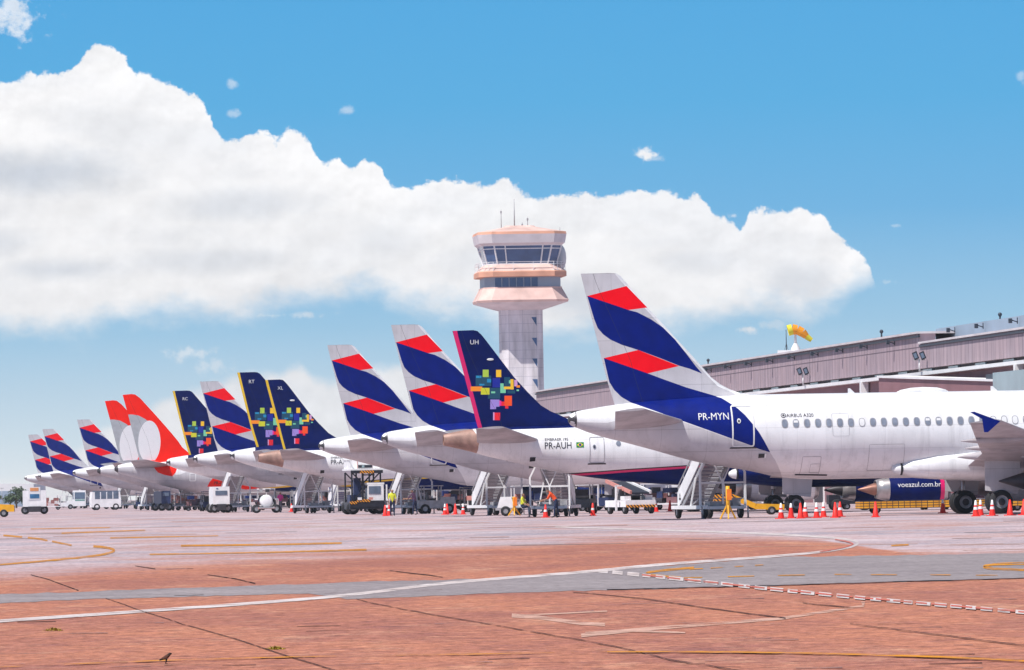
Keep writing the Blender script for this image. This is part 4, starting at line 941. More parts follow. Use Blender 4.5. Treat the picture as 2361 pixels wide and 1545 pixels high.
def pickup(px, D, yaw, label):
    r = empty('pickup_truck'); L = 4.6
    mb = MB(); mb.prism([(-L / 2, .45), (L / 2, .45), (L / 2, .95), (L / 2 - .1, 1.05), (L / 2 - 1.4, 1.12), (-L / 2, 1.12)], -.85, .85, 'yellow')
    mb.prism([(-.9, 1.12), (.95, 1.12), (.45, 1.62), (-.75, 1.62)], -.75, .75, 'yellow'); b = mb.build('body', r)
    for s in (-1, 1): mb = MB(); mb.prism([(-.75, 1.16), (.75, 1.16), (.38, 1.54), (-.65, 1.54)], s * .76, s * .772, 'glass'); mb.build('window', b)
    mb = MB(); mb.prism([(.98, 1.14), (.52, 1.58), (.50, 1.58), (.96, 1.14)], -.66, .66, 'glass'); mb.build('windscreen', b)
    for s in (-1, 1):
        mb = MB(); mb.box((L / 2 + .005, s * .62, .85), (.03, .28, .14), 'shade'); mb.build('headlight', b)
        for x in (-1.4, 1.4): tyre(r, x, s * .78, .34, .2)
    mb = MB(); mb.box((0.0, 0, 1.68), (.3, .9, .1), 'orange'); mb.build('beacon_bar', b)
    r.location = spot(px, D); r.rotation_euler = (0, 0, yaw); return tag(r, label, 'pickup')
pickup(-28, 560, R(2), 'yellow pickup cut by the left edge of the photo')

def tractor(px, D, yaw, label, col='white_paint'):
    r = empty('tow_tractor'); mb = MB(); mb.box((0, 0, .65), (2.6, 1.3, .55), col); mb.box((.75, 0, 1.0), (1.0, 1.2, .3), col); mb.build('body', r)
    mb = MB(); mb.box((-.35, 0, 1.0), (.5, .9, .15), 'dark_metal'); mb.box((-.6, 0, 1.25), (.1, .9, .5), 'dark_metal'); mb.build('seat', r)
    mb = MB()
    for x, s in ((-.9, -1), (-.9, 1), (.3, -1), (.3, 1)): mb.bar((x, s * .58, .9), (x, s * .58, 1.9), .06, 'steel')
    mb.box((-.3, 0, 1.93), (1.5, 1.3, .06), col); mb.build('canopy', r)
    for x in (-.85, .85):
        for s in (-1, 1): tyre(r, x, s * .6, .34, .22)
    r.location = spot(px, D); r.rotation_euler = (0, 0, yaw); return tag(r, label, 'tow tractor', 'tow tractors')
def cart(px, D, yaw, label, load='luggage', frame='white_paint', tilt=0):
    r = empty('luggage_cart'); mb = MB(); mb.box((0, 0, .45), (2.6, 1.5, .1), frame); mb.bar((1.3, 0, .4), (2.1, 0, .3), .06, 'steel')
    for x in (-1.25, 1.25):
        for s in (-.7, .7): mb.bar((x, s, .5), (x, s, 1.75), .06, frame)
        mb.bar((x, -.7, 1.1), (x, .7, 1.1), .04, frame)
    mb.box((0, 0, 1.78), (2.6, 1.5, .06), frame); mb.build('cart_frame', r)
    if load:
        rnd = random.Random(px); mb = MB(); ms = ['luggage', 'navy_body', 'black_paint', 'maroon', 'salmon', 'blue_tarp', 'steel']
        for k in range(11):
            w = rnd.uniform(.35, .7); h = rnd.uniform(.25, .5); mb.box((rnd.uniform(-.95, .95), rnd.uniform(-.45, .45), .52 + h / 2 + (k % 3) * .33), (w, .4, h), ms[k % 7] if load == 'luggage' else load, rot=rnd.uniform(-.3, .3))
        mb.build('luggage_pile', r)
    for x in (-.9, .9):
        for s in (-.6, .6): tyre(r, x, s, .2, .14)
    r.location = spot(px, D); r.rotation_euler = (0, 0, yaw); return tag(r, label, 'luggage cart', 'luggage carts')
def dolly(px, D, yaw, label, L=5.6, grid=True):
    r = empty('cargo_dolly'); mb = MB(); mb.box((0, 0, .43), (L, 2.2, .36), 'dolly_grid' if grid else 'yellow'); mb.build('deck', r)
    mb = MB(); mb.box((0, 0, .63), (L, 2.0, .04), 'dark_metal'); mb.bar((L / 2, 0, .35), (L / 2 + 1, 0, .3), .08, 'steel'); mb.build('roller_bed', r)
    for x in (-L * .36, L * .36):
        for s in (-.9, .9): tyre(r, x, s, .2, .16)
    r.location = spot(px, D); r.rotation_euler = (0, 0, yaw); return tag(r, label, 'cargo dolly', 'yellow cargo dollies')
dolly(2120, 336, R(3), 'long yellow cargo dolly with a brick like grid, left of the big black wheels', 6.4)
dolly(2262, 338, R(3), 'short yellow cargo dolly seen between the big black wheels', 1.9)
dolly(2420, 338, R(3), 'yellow cargo dolly cut by the right edge of the photo', 5.0)
def tow_bar(px, D, yaw, label):
    r = empty('yellow_tow_bar'); mb = MB(); mb.bar((-1.4, 0, .95), (-.2, 0, .45), .22, 'yellow', .28); mb.bar((-.25, 0, .45), (1.3, 0, .38), .22, 'yellow', .30); mb.build('arm', r)
    mb = MB(); mb.box((-1.9, 0, .8), (1.1, .8, .62), 'hazard'); mb.build('head', r)
    for s in (-.4, .4): tyre(r, .6, s, .22, .14)
    r.location = spot(px, D); r.rotation_euler = (0, 0, yaw); return tag(r, label, 'tow bar')
tow_bar(1752, 345, R(4), 'bent yellow tow bar with a striped head, right of the nearest stairs')
def jack(px, D, h, label):
    r = empty('jack'); mb = MB(); mb.tube((0, 0, .3), (0, 0, h), .09, 'yellow'); mb.box((.06, 0, h * .75), (.22, .2, .5), 'orange'); mb.build('column', r)
    mb = MB(); [mb.bar((0, 0, h * .5), (.4 * math.cos(R(a)), .4 * math.sin(R(a)), .06), .06, 'yellow') for a in (30, 150, 270)]; mb.build('feet', r)
    r.location = spot(px, D); return tag(r, label, 'jack', 'yellow jacks')
jack(1679, 296, 1.55, 'yellow jack standing in front of the nearest stairs frame')
jack(1186, 380, 1.15, 'yellow jack by the white motor box of the middle stairs')
def motor_box(px, D, label):
    r = empty('generator'); mb = MB(); mb.prism([(-.5, .5), (.5, .5), (.35, 1.15), (-.3, 1.15)], -.5, .5, 'white_paint'); mb.build('housing', r)
    mb = MB(); mb.box((0, 0, .42), (1.2, 1.0, .14), 'steel'); mb.build('frame', r)
    for s in (-.45, .45): tyre(r, 0, s, .3, .18)
    r.location = spot(px, D); return tag(r, label, 'generator')
motor_box(1166, 386, 'white tapered motor box on wheels inside the middle stairs')

for a in [(1228, 412, R(8), 'luggage cart piled with dark pink luggage behind the orange vest worker'), (1330, 425, R(15), 'white luggage cart with shelves right of the stairs beside the orange vest worker'),
          (1525, 430, R(5), 'white luggage cart right of the belt loader behind small cones'), (1583, 432, R(5), 'second luggage cart right of the belt loader, next to the big wheel'),
          (1770, 420, R(8), 'white luggage cart far behind the bent yellow tow bar'), (2165, 400, R(10), 'luggage cart behind the blue engine, just right of its pink ring'),
          (2235, 405, R(-12), 'white luggage cart between the two big black wheels'), (1040, 520, R(10), 'luggage cart in shade behind the truss of the stairs'),
          (770, 590, R(8), 'luggage cart with red and white bags behind the grey step stairs'), (585, 640, R(5), 'dark luggage cart left of the white tank cart'),
          (395, 740, R(5), 'luggage cart with white bags under the grey airliner belly'), (430, 700, R(8), 'pale luggage cart left of the white catering truck'),
          (118, 860, R(6), 'hazy luggage cart with a reddish load at far left'), (345, 800, R(6), 'hazy luggage cart between two stairs at far left')]:
    cart(*a, load='salmon' if a[0] in (118, 395, 430) else 'luggage')
for a in [(1395, 440, R(170), 'dark tow tractor in the shade left of the belt loader', 'navy_body'), (1005, 452, R(10), 'grey tow tractor under the white truss stairs', 'steel'),
          (480, 640, R(100), 'navy tow tractor left of the white catering truck', 'navy_body'), (688, 600, R(95), 'navy tow tractor right of the worker in magenta', 'navy_body'),
          (2155, 372, R(80), 'white tow tractor in front of the blue engine ring', 'white_paint'), (148, 900, R(6), 'hazy white tow tractor at far left', 'white_paint')]: tractor(*a)
def tarp_box(px, D, label):
    r = empty('cargo_container'); mb = MB(); mb.box((0, 0, 1.25), (1.7, 1.5, 1.6), 'blue_tarp'); mb.build('curtain', r); mb = MB(); mb.box((0, 0, .38), (1.8, 1.6, .12), 'steel')
    for x in (-.86, .86): mb.box((x, -.77, 1.2), (.08, .06, 1.7), 'white_paint')
    mb.build('frame', r); [tyre(r, x, s, .18, .12) for x in (-.6, .6) for s in (-.6, .6)]
    r.location = spot(px, D); return tag(r, label, 'container')
for a in [(455, 660, R(4), 'dark luggage cart left of the white catering truck', 'luggage', 'dark_metal'), (545, 655, R(8), 'dark luggage cart behind the stairs beside the white catering truck', 'luggage', 'dark_metal'),
          (668, 580, R(5), 'dark luggage cart right of the worker in magenta', 'luggage', 'dark_metal'), (706, 570, R(12), 'dark luggage cart left of the grey step stairs', 'luggage', 'steel'),
          (872, 520, R(6), 'dark luggage cart in shade right of the high loader', 'luggage', 'dark_metal'), (930, 515, R(6), 'dark luggage cart behind the truss stairs', 'luggage', 'dark_metal'),
          (1105, 470, R(10), 'dark luggage cart left of the middle stairs', 'luggage', 'dark_metal'), (1372, 450, R(4), 'dark luggage cart behind the lone red cone', 'luggage', 'dark_metal'),
          (1490, 455, R(4), 'dark luggage cart behind the belt loader', 'luggage', 'steel'), (1640, 410, R(4), 'dark luggage cart behind the nearest stairs', 'luggage', 'dark_metal'),
          (1705, 415, R(8), 'dark luggage cart behind the yellow jack', 'luggage', 'steel'), (1985, 395, R(3), 'dark luggage cart under the brown exhaust cone', 'luggage', 'dark_metal')]:
    cart(*a[:4], load='luggage', frame=a[5])
for a in [(260, 860, R(6), 'hazy dark tow tractor behind the apron bus', 'navy_body'), (325, 800, R(95), 'hazy dark tow tractor under the striped airliner at left', 'navy_body'), (1960, 380, R(4), 'low dark tow tractor under the engine at right', 'black_paint'),
          (1345, 405, R(80), 'black tow tractor right of the stairs beside the orange vest worker', 'black_paint')]: tractor(*a)
tarp_box(782, 560, 'bright blue curtained cargo container left of the high loader')

# traffic cones
def cone(kind):
    r = empty('traffic_cone'); mb = MB(); mb.box((0, 0, .02), (.40, .40, .04), 'cone_red'); mb.build('base', r)
    f = lambda z: .15 - .115 * (z - .04) / .68
    segs = {'red': [(.04, .72, 'cone_red')], 'banded': [(.04, .30, 'cone_red'), (.30, .42, 'cone_white'), (.42, .50, 'cone_red'), (.50, .72, 'cone_white')], 'tip': [(.04, .50, 'cone_red'), (.50, .70, 'cone_white')], 'single': [(.04, .32, 'cone_red'), (.32, .44, 'cone_white'), (.44, .72, 'cone_red')]}[kind]
    mb = MB()
    for a, b, m in segs: mb.lathe([(a, f(a)), (b, f(b))], (0, 0, 0), (0, 0, 1), m, 18)
    mb.lathe([(segs[-1][1], f(segs[-1][1])), (segs[-1][1], .001)], (0, 0, 0), (0, 0, 1), segs[-1][2], 18); mb.build('cone', r); return r
protos = {k: None for k in ('red', 'banded', 'tip', 'single')}
CONES = [(1801, 300, 'banded', 'red and white banded cone, leftmost in front of the nearest airliner'), (1824, 302, 'tip', 'red cone with white tip right of the leftmost banded cone'),
         (1846, 299, 'red', 'plain red cone touching a banded cone, third from the left under the nearest airliner'), (1857, 304, 'banded', 'banded cone just behind a plain red cone under the nearest airliner'),
         (1883, 301, 'banded', 'banded cone in front of the second dark wheel'), (1899, 308, 'banded', 'banded cone farther back in front of the bright wheel rim'),
         (1926, 300, 'red', 'plain red cone in front of a single banded cone, left of the brown exhaust'), (1937, 308, 'single', 'red cone with one white band behind a plain red cone'),
         (2019, 298, 'red', 'lone plain red cone below the blue engine'), (2174, 325, 'tip', 'red cone with white tip just left of the big black wheel'),
         (2250, 290, 'banded', 'banded cone between the big black wheels, left one of a touching pair'), (2261, 297, 'banded', 'banded cone between the big black wheels, rear one of a touching pair'),
         (2288, 292, 'banded', 'banded cone in front of the right big black wheel, left of a plain red one'), (2329, 292, 'red', 'plain red cone in front of the right big black wheel'),
         (2361, 294, 'red', 'red cone cut by the right edge of the photo'), (1367, 372, 'single', 'lone red cone with white band between the stairs and the belt loader'),
         (1031, 432, 'red', 'plain red cone, right one of the close pair near the truss stairs'), (1026, 428, 'banded', 'banded cone, left one of the close pair near the truss stairs'),
         (1050, 428, 'red', 'plain red cone in front of the left dark wheel near the truss stairs'), (1068, 426, 'banded', 'banded cone in front of the right dark wheel near the truss stairs'),
         (1513, 412, 'banded', 'banded cone right of the belt loader'), (1545, 412, 'red', 'plain red cone by the big wheel left of the nearest stairs'),
         (672, 560, 'single', 'small red cone with white band right of the worker in magenta'), (1258, 357, 'single', 'red cone with white band just left of the orange vest worker'),
         (888, 424, 'red', 'plain red cone right of the high loader, next to the yellow vest worker'), (897, 428, 'single', 'red cone with white band at the feet of the yellow vest worker')]
for px, D, k, lab in CONES:
    if protos[k] is None: o = protos[k] = cone(k)
    else: o = copy_tree(protos[k])
    o.location = spot(px, D); o.rotation_euler = (0, 0, (px * 37 % 90) * math.pi / 180); tag(o, lab, 'traffic cone', 'traffic cones around the aircraft')

# bird and weeds on the near pavement
def bird():
    p = ground(383, 1531); mb = MB()
    V = [(-.085, 0, .045), (-.045, 0, .062), (0, 0, .082), (.035, 0, .105), (.050, 0, .122), (.075, 0, .120)]; rr = [.007, .017, .027, .021, .017, .004]
    me = bpy.data.meshes.new('bird'); V2 = list(V); E = [(i, i + 1) for i in range(5)]
    for s in (-1, 1):
        o = len(V2); V2 += [(.005, s * .014, .055), (.0, s * .015, .028), (-.006, s * .015, .004), (.02, s * .016, .003)]; rr += [.007, .004, .003, .003]; E += [(2, o), (o, o + 1), (o + 1, o + 2), (o + 2, o + 3)]
    me.from_pydata(V2, E, []); o = bpy.data.objects.new('bird', me); COL.objects.link(o); o.modifiers.new('s', 'SKIN')
    for i, v in enumerate(me.skin_vertices[0].data): v.radius = (rr[i], rr[i]); v.use_root = i == 2
    o.modifiers.new('u', 'SUBSURF').levels = 2; bpy.context.view_layer.update()
    m2 = bpy.data.meshes.new_from_object(o.evaluated_get(bpy.context.evaluated_depsgraph_get())); o.modifiers.clear(); o.data = m2; m2.name = 'bird'
    m2.materials.clear(); m2.materials.append(M['bird_brown']); m2.materials.append(M['bird_dark'])
    for f in m2.polygons: f.use_smooth = True; f.material_index = 1 if (f.center.z > .112 or f.center.z < .062) else 0
    o.location = p; o.scale = (.78, .78, .78); o.rotation_euler = (0, 0, R(-12)); tag(o, 'small brown bird with a dark head standing on the near orange pavement', 'bird')
bird()
def weed(px, py, w, label):
    rnd = random.Random(px); mb = MB()
    for k in range(90):
        a = rnd.uniform(0, 6.28); q = rnd.uniform(0, 1) ** .7; x, y = q * w * math.cos(a), q * w * .8 * math.sin(a); h = (.042 * (1 - q) + .010) * rnd.uniform(.6, 1.2); t = rnd.uniform(0, 6.28); l = .035
        dx, dy = math.cos(t) * l, math.sin(t) * l
        mb.add([(x, y, 0), (x + dx * .5 - dy * .2, y + dy * .5 + dx * .2, h * .7), (x + dx, y + dy, h), (x + dx * .5 + dy * .2, y + dy * .5 - dx * .2, h * .7)], [(0, 1, 2, 3)], 'weed')
    o = mb.build('weed', fix=False); o.location = ground(px, py); tag(o, label, 'weed')
weed(124, 1455, .12, 'flat yellow green weed on the pavement near the left edge'); weed(636, 1498, .10, 'flat yellow green weed growing on the dark joint in the foreground')
# ------------------------------------------------------------------ terminal building (x runs along the wall towards the camera, y into the building)
A0 = at(1238, 1000, 771); A0.z = 0
B0 = at(2122, 1000, 503); B0.z = 0
ang = math.atan2(B0.y - A0.y, B0.x - A0.x); LT = 430.0
term = empty('terminal_building', A0, ang)
tag(term, 'long pink grey concrete terminal behind the airliners with a ribbed upper wall', 'terminal')
inv = Matrix.Rotation(-ang, 3, 'Z')
def wx(px, yoff=0.0):                              # distance along the wall (at depth yoff) seen at photo column px
    d = ray(px, 900); u = Vector((math.cos(ang), math.sin(ang), 0)); n = Vector((-math.sin(ang), math.cos(ang), 0)); o = A0 + n * yoff
    t = (o - CAM).dot(n) / d.dot(n); return (CAM + d * t - A0).dot(u)
def wz(px, py, yoff=0.0):
    d = ray(px, py); n = Vector((-math.sin(ang), math.cos(ang), 0)); o = A0 + n * yoff; t = (o - CAM).dot(n) / d.dot(n); return (CAM + d * t).z
xs = wx(2124)
ZT, ZB = 13.05, 10.35
mb = MB(); mb.span((0, 0, ZB), (xs, 1.2, ZT), 'fascia'); mb.span((xs, 0.02, ZB), (LT, 1.2, 12.25), 'fascia'); mb.build('upper_wall', term)
mb = MB(); mb.span((-.4, -.35, ZT), (xs + .3, 3.2, ZT + .16), 'coping'); mb.span((xs, -.2, 12.25), (LT, 2.6, 12.40), 'coping'); mb.build('coping', term)
mb = MB(); mb.span((-.2, -.15, ZT - .28), (xs, -.004, ZT - .12), 'lamp_dark'); mb.span((xs, -.12, 12.02), (LT, .015, 12.16), 'lamp_dark'); mb.build('cable_tray', term)
mb = MB(); mb.span((0, 6, 0), (LT, 40, 12.0), 'maroon'); mb.span((wx(2160, 2.7), 2.7, 12.0), (LT, 6.0, 13.6), 'blue_metal'); mb.build('roof_block', term)
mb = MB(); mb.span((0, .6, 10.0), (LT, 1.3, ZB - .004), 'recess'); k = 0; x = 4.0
while x < LT - 10:
    mb.span((x, .45, 10.07), (x + 4.2, .596, 10.30), 'teal_glass'); x += 11.5
mb.build('clerestory_window', term)
mb = MB(); mb.span((0, -.40, 9.78), (LT, .58, 10.05), 'gutter'); mb.build('gutter', term)
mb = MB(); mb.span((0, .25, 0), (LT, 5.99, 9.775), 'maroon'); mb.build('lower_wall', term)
x = 6.0; k = 0
while x < LT - 12:
    mb = MB(); mb.span((x, .15, 0.05), (x + 5.2, .246, 3.1), 'recess'); mb.span((x - .15, .11, 0), (x - .002, .248, 3.095), 'gutter'); mb.span((x + 5.202, .11, 0), (x + 5.35, .248, 3.095), 'gutter'); mb.span((x - .15, .11, 3.102), (x + 5.35, .248, 3.3), 'gutter'); mb.build('bay_door', term); x += 13.0
a, b = wx(2018, .25), wx(2080, .25)
mb = MB(); mb.span((a, .15, 7.4), (b, .246, 8.15), 'glass'); mb.span((a - .2, .11, 7.2), (b + .2, .248, 7.398), 'steel'); mb.build('strip_window', term)
for px in (1992, 2349, 1560):
    mb = MB(); x = wx(px, -.2); mb.span((x - .35, -.5, 0), (x + .35, .1, 9.775), 'gutter'); mb.build('column', term)
# boarding bridge sloping down along the outside of the wall
jx0, jx1 = wx(2050, -2.2), wx(2322, -2.2); jz0, jz1 = wz(2050, 866, -2.2), wz(2322, 874, -2.2)
jb = empty('boarding_bridge', A0 + Matrix.Rotation(ang, 3, 'Z') @ Vector((jx0, -2.2, 0)), ang); tag(jb, 'maroon boarding bridge with a thin white roof edge and a glazed cab', 'boarding bridge'); jl = jx1 - jx0
mb = MB(); mb.prism([(0, jz0 - 3.4), (jl, jz1 - 3.4), (jl, jz1 - .16), (0, jz0 - .16)], -.8, .8, 'maroon'); mb.build('tunnel', jb)
mb = MB(); mb.prism([(0, jz0 - .155), (jl, jz1 - .155), (jl, jz1), (0, jz0)], -.95, .9, 'gutter'); mb.build('roof_edge', jb)
mb = MB(); mb.span((jl + .01, -1.0, jz1 - 3.5), (jl + 12, .9, jz1 + .45), 'teal_glass'); mb.build('glazed_cab', jb)
mb = MB(); mb.span((jl - 3.5, -.85, jz1 - .1), (jl + .005, .8, jz1 + .40), 'lamp_dark'); mb.build('roof_unit', jb)
mb = MB()
for x in (.3 * jl, .75 * jl, jl + 8): mb.tube((x, 0, 0), (x, 0, jz1 - 3.3), .3, 'gutter')
mb.build('support_column', jb)

G = 'floodlights along the terminal wall'
def wall_point(x, y, z): return A0 + Matrix.Rotation(ang, 3, 'Z') @ Vector((x, y, z))
def lamp_small():
    r = empty('floodlight'); mb = MB(); mb.bar((0, .5, -.25), (0, -.2, -.05), .09, 'lamp_dark'); mb.bar((0, .45, .15), (0, .45, -.4), .09, 'lamp_dark'); mb.build('bracket', r)
    mb = MB(); mb.box((0, -.30, -.12), (.5, .34, .40), 'lamp_dark', ry=.0); mb.box((-.02, -.30, -.30), (.40, .28, .06), 'steel'); mb.build('lamp_head', r); return r
l0 = None
for i, (px, part) in enumerate([(1633, 'at its left end, closest to the striped tail'), (1678, 'second from the striped tail'), (1726, 'third from the striped tail'), (1775, 'fourth from the striped tail, left of the wind sock'), (1825, 'right under the wind sock'),
                  (1879, 'first to the right of the wind sock'), (1936, 'second to the right of the wind sock'), (1992, 'third to the right of the wind sock'), (2055, 'last one before the step in the wall')]):
    o = lamp_small() if l0 is None else copy_tree(l0); l0 = l0 or o
    o.location = wall_point(wx(px, -.35), -.35, ZT - .28); o.rotation_euler = (0, 0, ang); o.scale = (.7, .7, .85); tag(o, 'dark floodlight under the wall, ' + part, 'floodlight', G)
for px, part in [(2195, 'left one of three on the blue roof band'), (2260, 'middle one of three on the blue roof band'), (2339, 'right one of three on the blue roof band')]:
    o = copy_tree(l0); o.location = wall_point(wx(px, 2.2), 2.2, 13.35); o.rotation_euler = (0, 0, ang); tag(o, 'dark floodlight, ' + part, 'floodlight', G)
def lamp_twin(px, py, D, z0, part):
    r = empty('twin_floodlight'); mb = MB(); mb.tube((0, 0, 0), (0, 0, 1.2), .09, 'gutter'); mb.box((0, 0, 1.15), (1.2, .1, .1), 'steel'); mb.box((.35, 0, .05), (.9, .12, .1), 'steel'); mb.build('mast', r)
    for s in (-.38, .38): mb = MB(); mb.box((s, -.12, 1.55), (.52, .35, .75), 'black_paint', ry=R(-22)); mb.box((s, -.30, 1.55), (.32, .05, .5), 'glass', ry=R(-22)); mb.build('lamp_head', r)
    r.location = at(px, py, D); tag(r, 'two black floodlights on a short white mast, ' + part, 'floodlight', 'twin floodlights'); return r
D1 = (A0 + Vector((math.cos(ang), math.sin(ang), 0)) * wx(1852, -1)).y; D2 = (A0 + Vector((math.cos(ang), math.sin(ang), 0)) * wx(2120, -1)).y
def on_gutter(px, part):
    x = wx(px, -.62); r = lamp_twin(px, 890, 500, 0, part); r.location = wall_point(x, -.62, 10.05); r.rotation_euler = (0, 0, R(-8)); r.scale = (.72, .72, .80)
on_gutter(1852, 'left pair, below the wind sock'); on_gutter(2121, 'right pair, below the step in the wall')
for px, h, part in [(1634, .42, 'near the striped tail'), (2035, .5, 'right of the wind sock'), (2309, .5, 'on the blue roof band')]:
    mb = MB(); mb.tube((0, 0, 0), (0, 0, h), .07, 'lamp_dark'); mb.ball((0, 0, h + .08), .16, 'lamp_dark', 12); mb.box((0, 0, .05), (.3, .3, .1), 'lamp_dark')
    o = mb.build('roof_lamp'); y = 1.0 if px < 2100 else 4.5; o.location = wall_point(wx(px, y), y, ZT + .2 if px < 2100 else 13.6); tag(o, 'dark lamp post with a round head standing on the roof, ' + part, 'lamp', 'roof lamps')
# wind sock
ws = empty('wind_sock', wall_point(wx(1836, 2.0), 2.0, ZT + .2)); tag(ws, 'orange and yellow wind sock on a white tapered mast on the terminal roof', 'wind sock')
mb = MB(); mb.tube((0, 0, .5), (0, 0, 2.55), .16, 'gutter', .05); mb.lathe([(0, .55), (.5, .38), (.9, .16)], (0, 0, 0), (0, 0, 1), 'gutter', 12); mb.span((-1.6, -.4, 0), (-.3, .4, .3), 'gutter'); mb.build('mast', ws)
mb = MB(); pts = [(-.65, 2.05), (-.25, 2.15), (.2, 2.1), (.65, 1.85), (1.0, 1.5), (1.45, 1.15)]; rad = [.50, .48, .42, .40, .28, .20]; n = 18
for k in range(5):
    a, b = Vector((pts[k][0], 0, pts[k][1])), Vector((pts[k + 1][0], 0, pts[k + 1][1])); d = (b - a).normalized(); u = Vector((0, 1, 0)); w = d.cross(u)
    vs = [p + (u * math.cos(2 * math.pi * i / n) + w * math.sin(2 * math.pi * i / n)) * q for p, q in ((a, rad[k]), (b, rad[k + 1])) for i in range(n)]
    mb.add(vs, [(i, (i + 1) % n, n + (i + 1) % n, n + i) for i in range(n)], ['sock_yellow', 'sock_orange', 'sock_orange', 'sock_orange', 'sock_yellow'][k], True)
mb.build('sock', ws)
mb = MB(); mb.tube((0, 0, 0), (0, 0, 2.3), .05, 'lamp_dark', .03); mb.bar((-.25, 0, .1), (0, 0, 1.1), .03, 'lamp_dark'); mb.bar((.25, 0, .1), (0, 0, 1.1), .03, 'lamp_dark'); o = mb.build('antenna_mast'); o.location = wall_point(wx(1815, 2.2), 2.2, ZT + .2); tag(o, 'thin dark antenna mast on the roof just left of the wind sock', 'antenna')

# ------------------------------------------------------------------ control tower
TD = 1000.0; ts = F / TD; tp = at(1203.5, 900, TD); tw = empty('control_tower', (tp.x, tp.y, 0), R(5)); tag(tw, 'tall white and pink airport control tower with a glazed cab', 'control tower')
def tz(py, px=1200): return HC + unroll(px, py)[1] / ts
def octa(w, ch):  # half width, corner cut
    c = w - ch; return [(c, -w), (w, -c), (w, c), (c, w), (-c, w), (-w, c), (-w, -c), (-c, -w)]
def stack(mb, levels, m):   # levels: (z, half width, cut)
    for i in range(len(levels) - 1):
        a = [(x, y, levels[i][0]) for x, y in octa(levels[i][1], levels[i][2])]; b = [(x, y, levels[i + 1][0]) for x, y in octa(levels[i + 1][1], levels[i + 1][2])]
        mb.add(a + b, [(k, (k + 1) % 8, 8 + (k + 1) % 8, 8 + k) for k in range(8)], m if not isinstance(m, list) else m[i])
    mb.add([(x, y, levels[0][0]) for x, y in octa(levels[0][1], levels[0][2])], [list(range(8))[::-1]], m[0] if isinstance(m, list) else m)
    mb.add([(x, y, levels[-1][0]) for x, y in octa(levels[-1][1], levels[-1][2])], [list(range(8))], m[-1] if isinstance(m, list) else m)
mb = MB(); stack(mb, [(0, 3.2, .95), (tz(714), 3.2, .95)], 'shaft'); mb.build('shaft', tw)
mb = MB()
for k in range(7):
    z = tz(733 + 47.6 * k); mb = MB(); mb.prism([(1.35, z), (2.15, z), (2.15, z - 1.35)], -3.23, -3.195, 'tower_glass'); mb.build('stair_window', tw)
mb = MB(); stack(mb, [(tz(716), 3.3, .95), (tz(699), 6.9, 2.0), (tz(694), 7.0, 2.0), (tz(667), 6.05, 1.7), (tz(664), 6.05, 1.7)], ['tower_concrete', 'tower_pink', 'tower_pink', 'tower_pink', 'tower_pink']); mb.build('lower_gallery', tw)
mb = MB(); stack(mb, [(tz(665), 5.85, 1.6), (tz(640), 5.85, 1.6)], 'blue_metal'); mb.build('office_wall', tw)
for k in range(6):
    mb = MB(); x = -4.35 + k * 1.12; mb.span((x, -5.9, tz(664)), (x + .95, -5.86, tz(643)), 'tower_glass'); mb.build('window', tw)
mb = MB(); stack(mb, [(tz(641), 6.4, 1.9), (tz(640), 6.75, 2.0), (tz(629), 6.75, 2.0), (tz(627), 6.6, 1.9), (tz(612), 5.6, 1.6)], ['tower_orange', 'tower_orange', 'tower_orange', 'tower_pink']); mb.build('balcony', tw)
mb = MB(); stack(mb, [(tz(612), 5.25, 1.45), (tz(567), 6.05, 1.65)], 'tower_glass'); cabg = mb.build('cab_glazing', tw)
mb = MB(); za, zb = tz(612), tz(567); oa, ob = octa(5.30, 1.45), octa(6.10, 1.65)
for k in range(8): mb.bar((*oa[k], za), (*ob[k], zb), .18, 'white_paint')
for fx in (-.32, .36): mb.bar((oa[0][0] * 0 + fx * 7.6, -5.29, za), (fx * 8.6, -6.09, zb), .16, 'white_paint')
for k in range(8):
    for t in (.03, .80, .97):
        p = [oa[k][i] + (ob[k][i] - oa[k][i]) * t for i in (0, 1)]; q = [oa[(k + 1) % 8][i] + (ob[(k + 1) % 8][i] - oa[(k + 1) % 8][i]) * t for i in (0, 1)]; z = za + (zb - za) * t
        mb.bar((*p, z), (*q, z), .14, 'white_paint')
mb.build('glazing_bar', tw)
mb = MB(); stack(mb, [(tz(568), 6.2, 1.7), (tz(563), 6.6, 1.9), (tz(543), 6.85, 2.0), (tz(537), 6.75, 2.0), (tz(531), 4.6, 1.4), (tz(524), 2.4, .8), (tz(521), 2.2, .7)], ['tower_concrete', 'tower_concrete', 'tower_orange', 'tower_pink', 'tower_pink', 'tower_pink']); mb.build('roof', tw)
mb = MB(); o8 = octa(6.55, 1.9); zr = tz(612)
for k in range(8):
    a, b = o8[k], o8[(k + 1) % 8]
    for t in (0, .33, .66): p = [a[i] + (b[i] - a[i]) * t for i in (0, 1)]; mb.bar((*p, tz(627)), (*p, zr + .35), .07, 'gutter')
    for h in (.0, .35): mb.bar((*a, zr + h), (*b, zr + h), .06, 'gutter')
mb.build('railing', tw)
for x, y, top, w in ((-.7, 0, 458, .10), (-2.7, .5, 482, .07), (1.3, -.4, 500, .07), (.6, 1, 512, .06), (6.2, -1, 526, .09)):
    mb = MB(); zb = tz(523) if abs(x) < 3 else tz(540); mb.tube((x, y, zb - .3), (x, y, tz(top)), w, 'steel', w * .5, 8); mb.box((x, y, tz(top) - .4), (.25, .25, .35), 'steel') if w < .08 else None; mb.build('antenna', tw)
mb = MB(); mb.ball((6.3, .8, (tz(570) + tz(620)) / 2), (1.0, 1.3, 2.1), 'far_white', 16); mb.build('radome', tw)

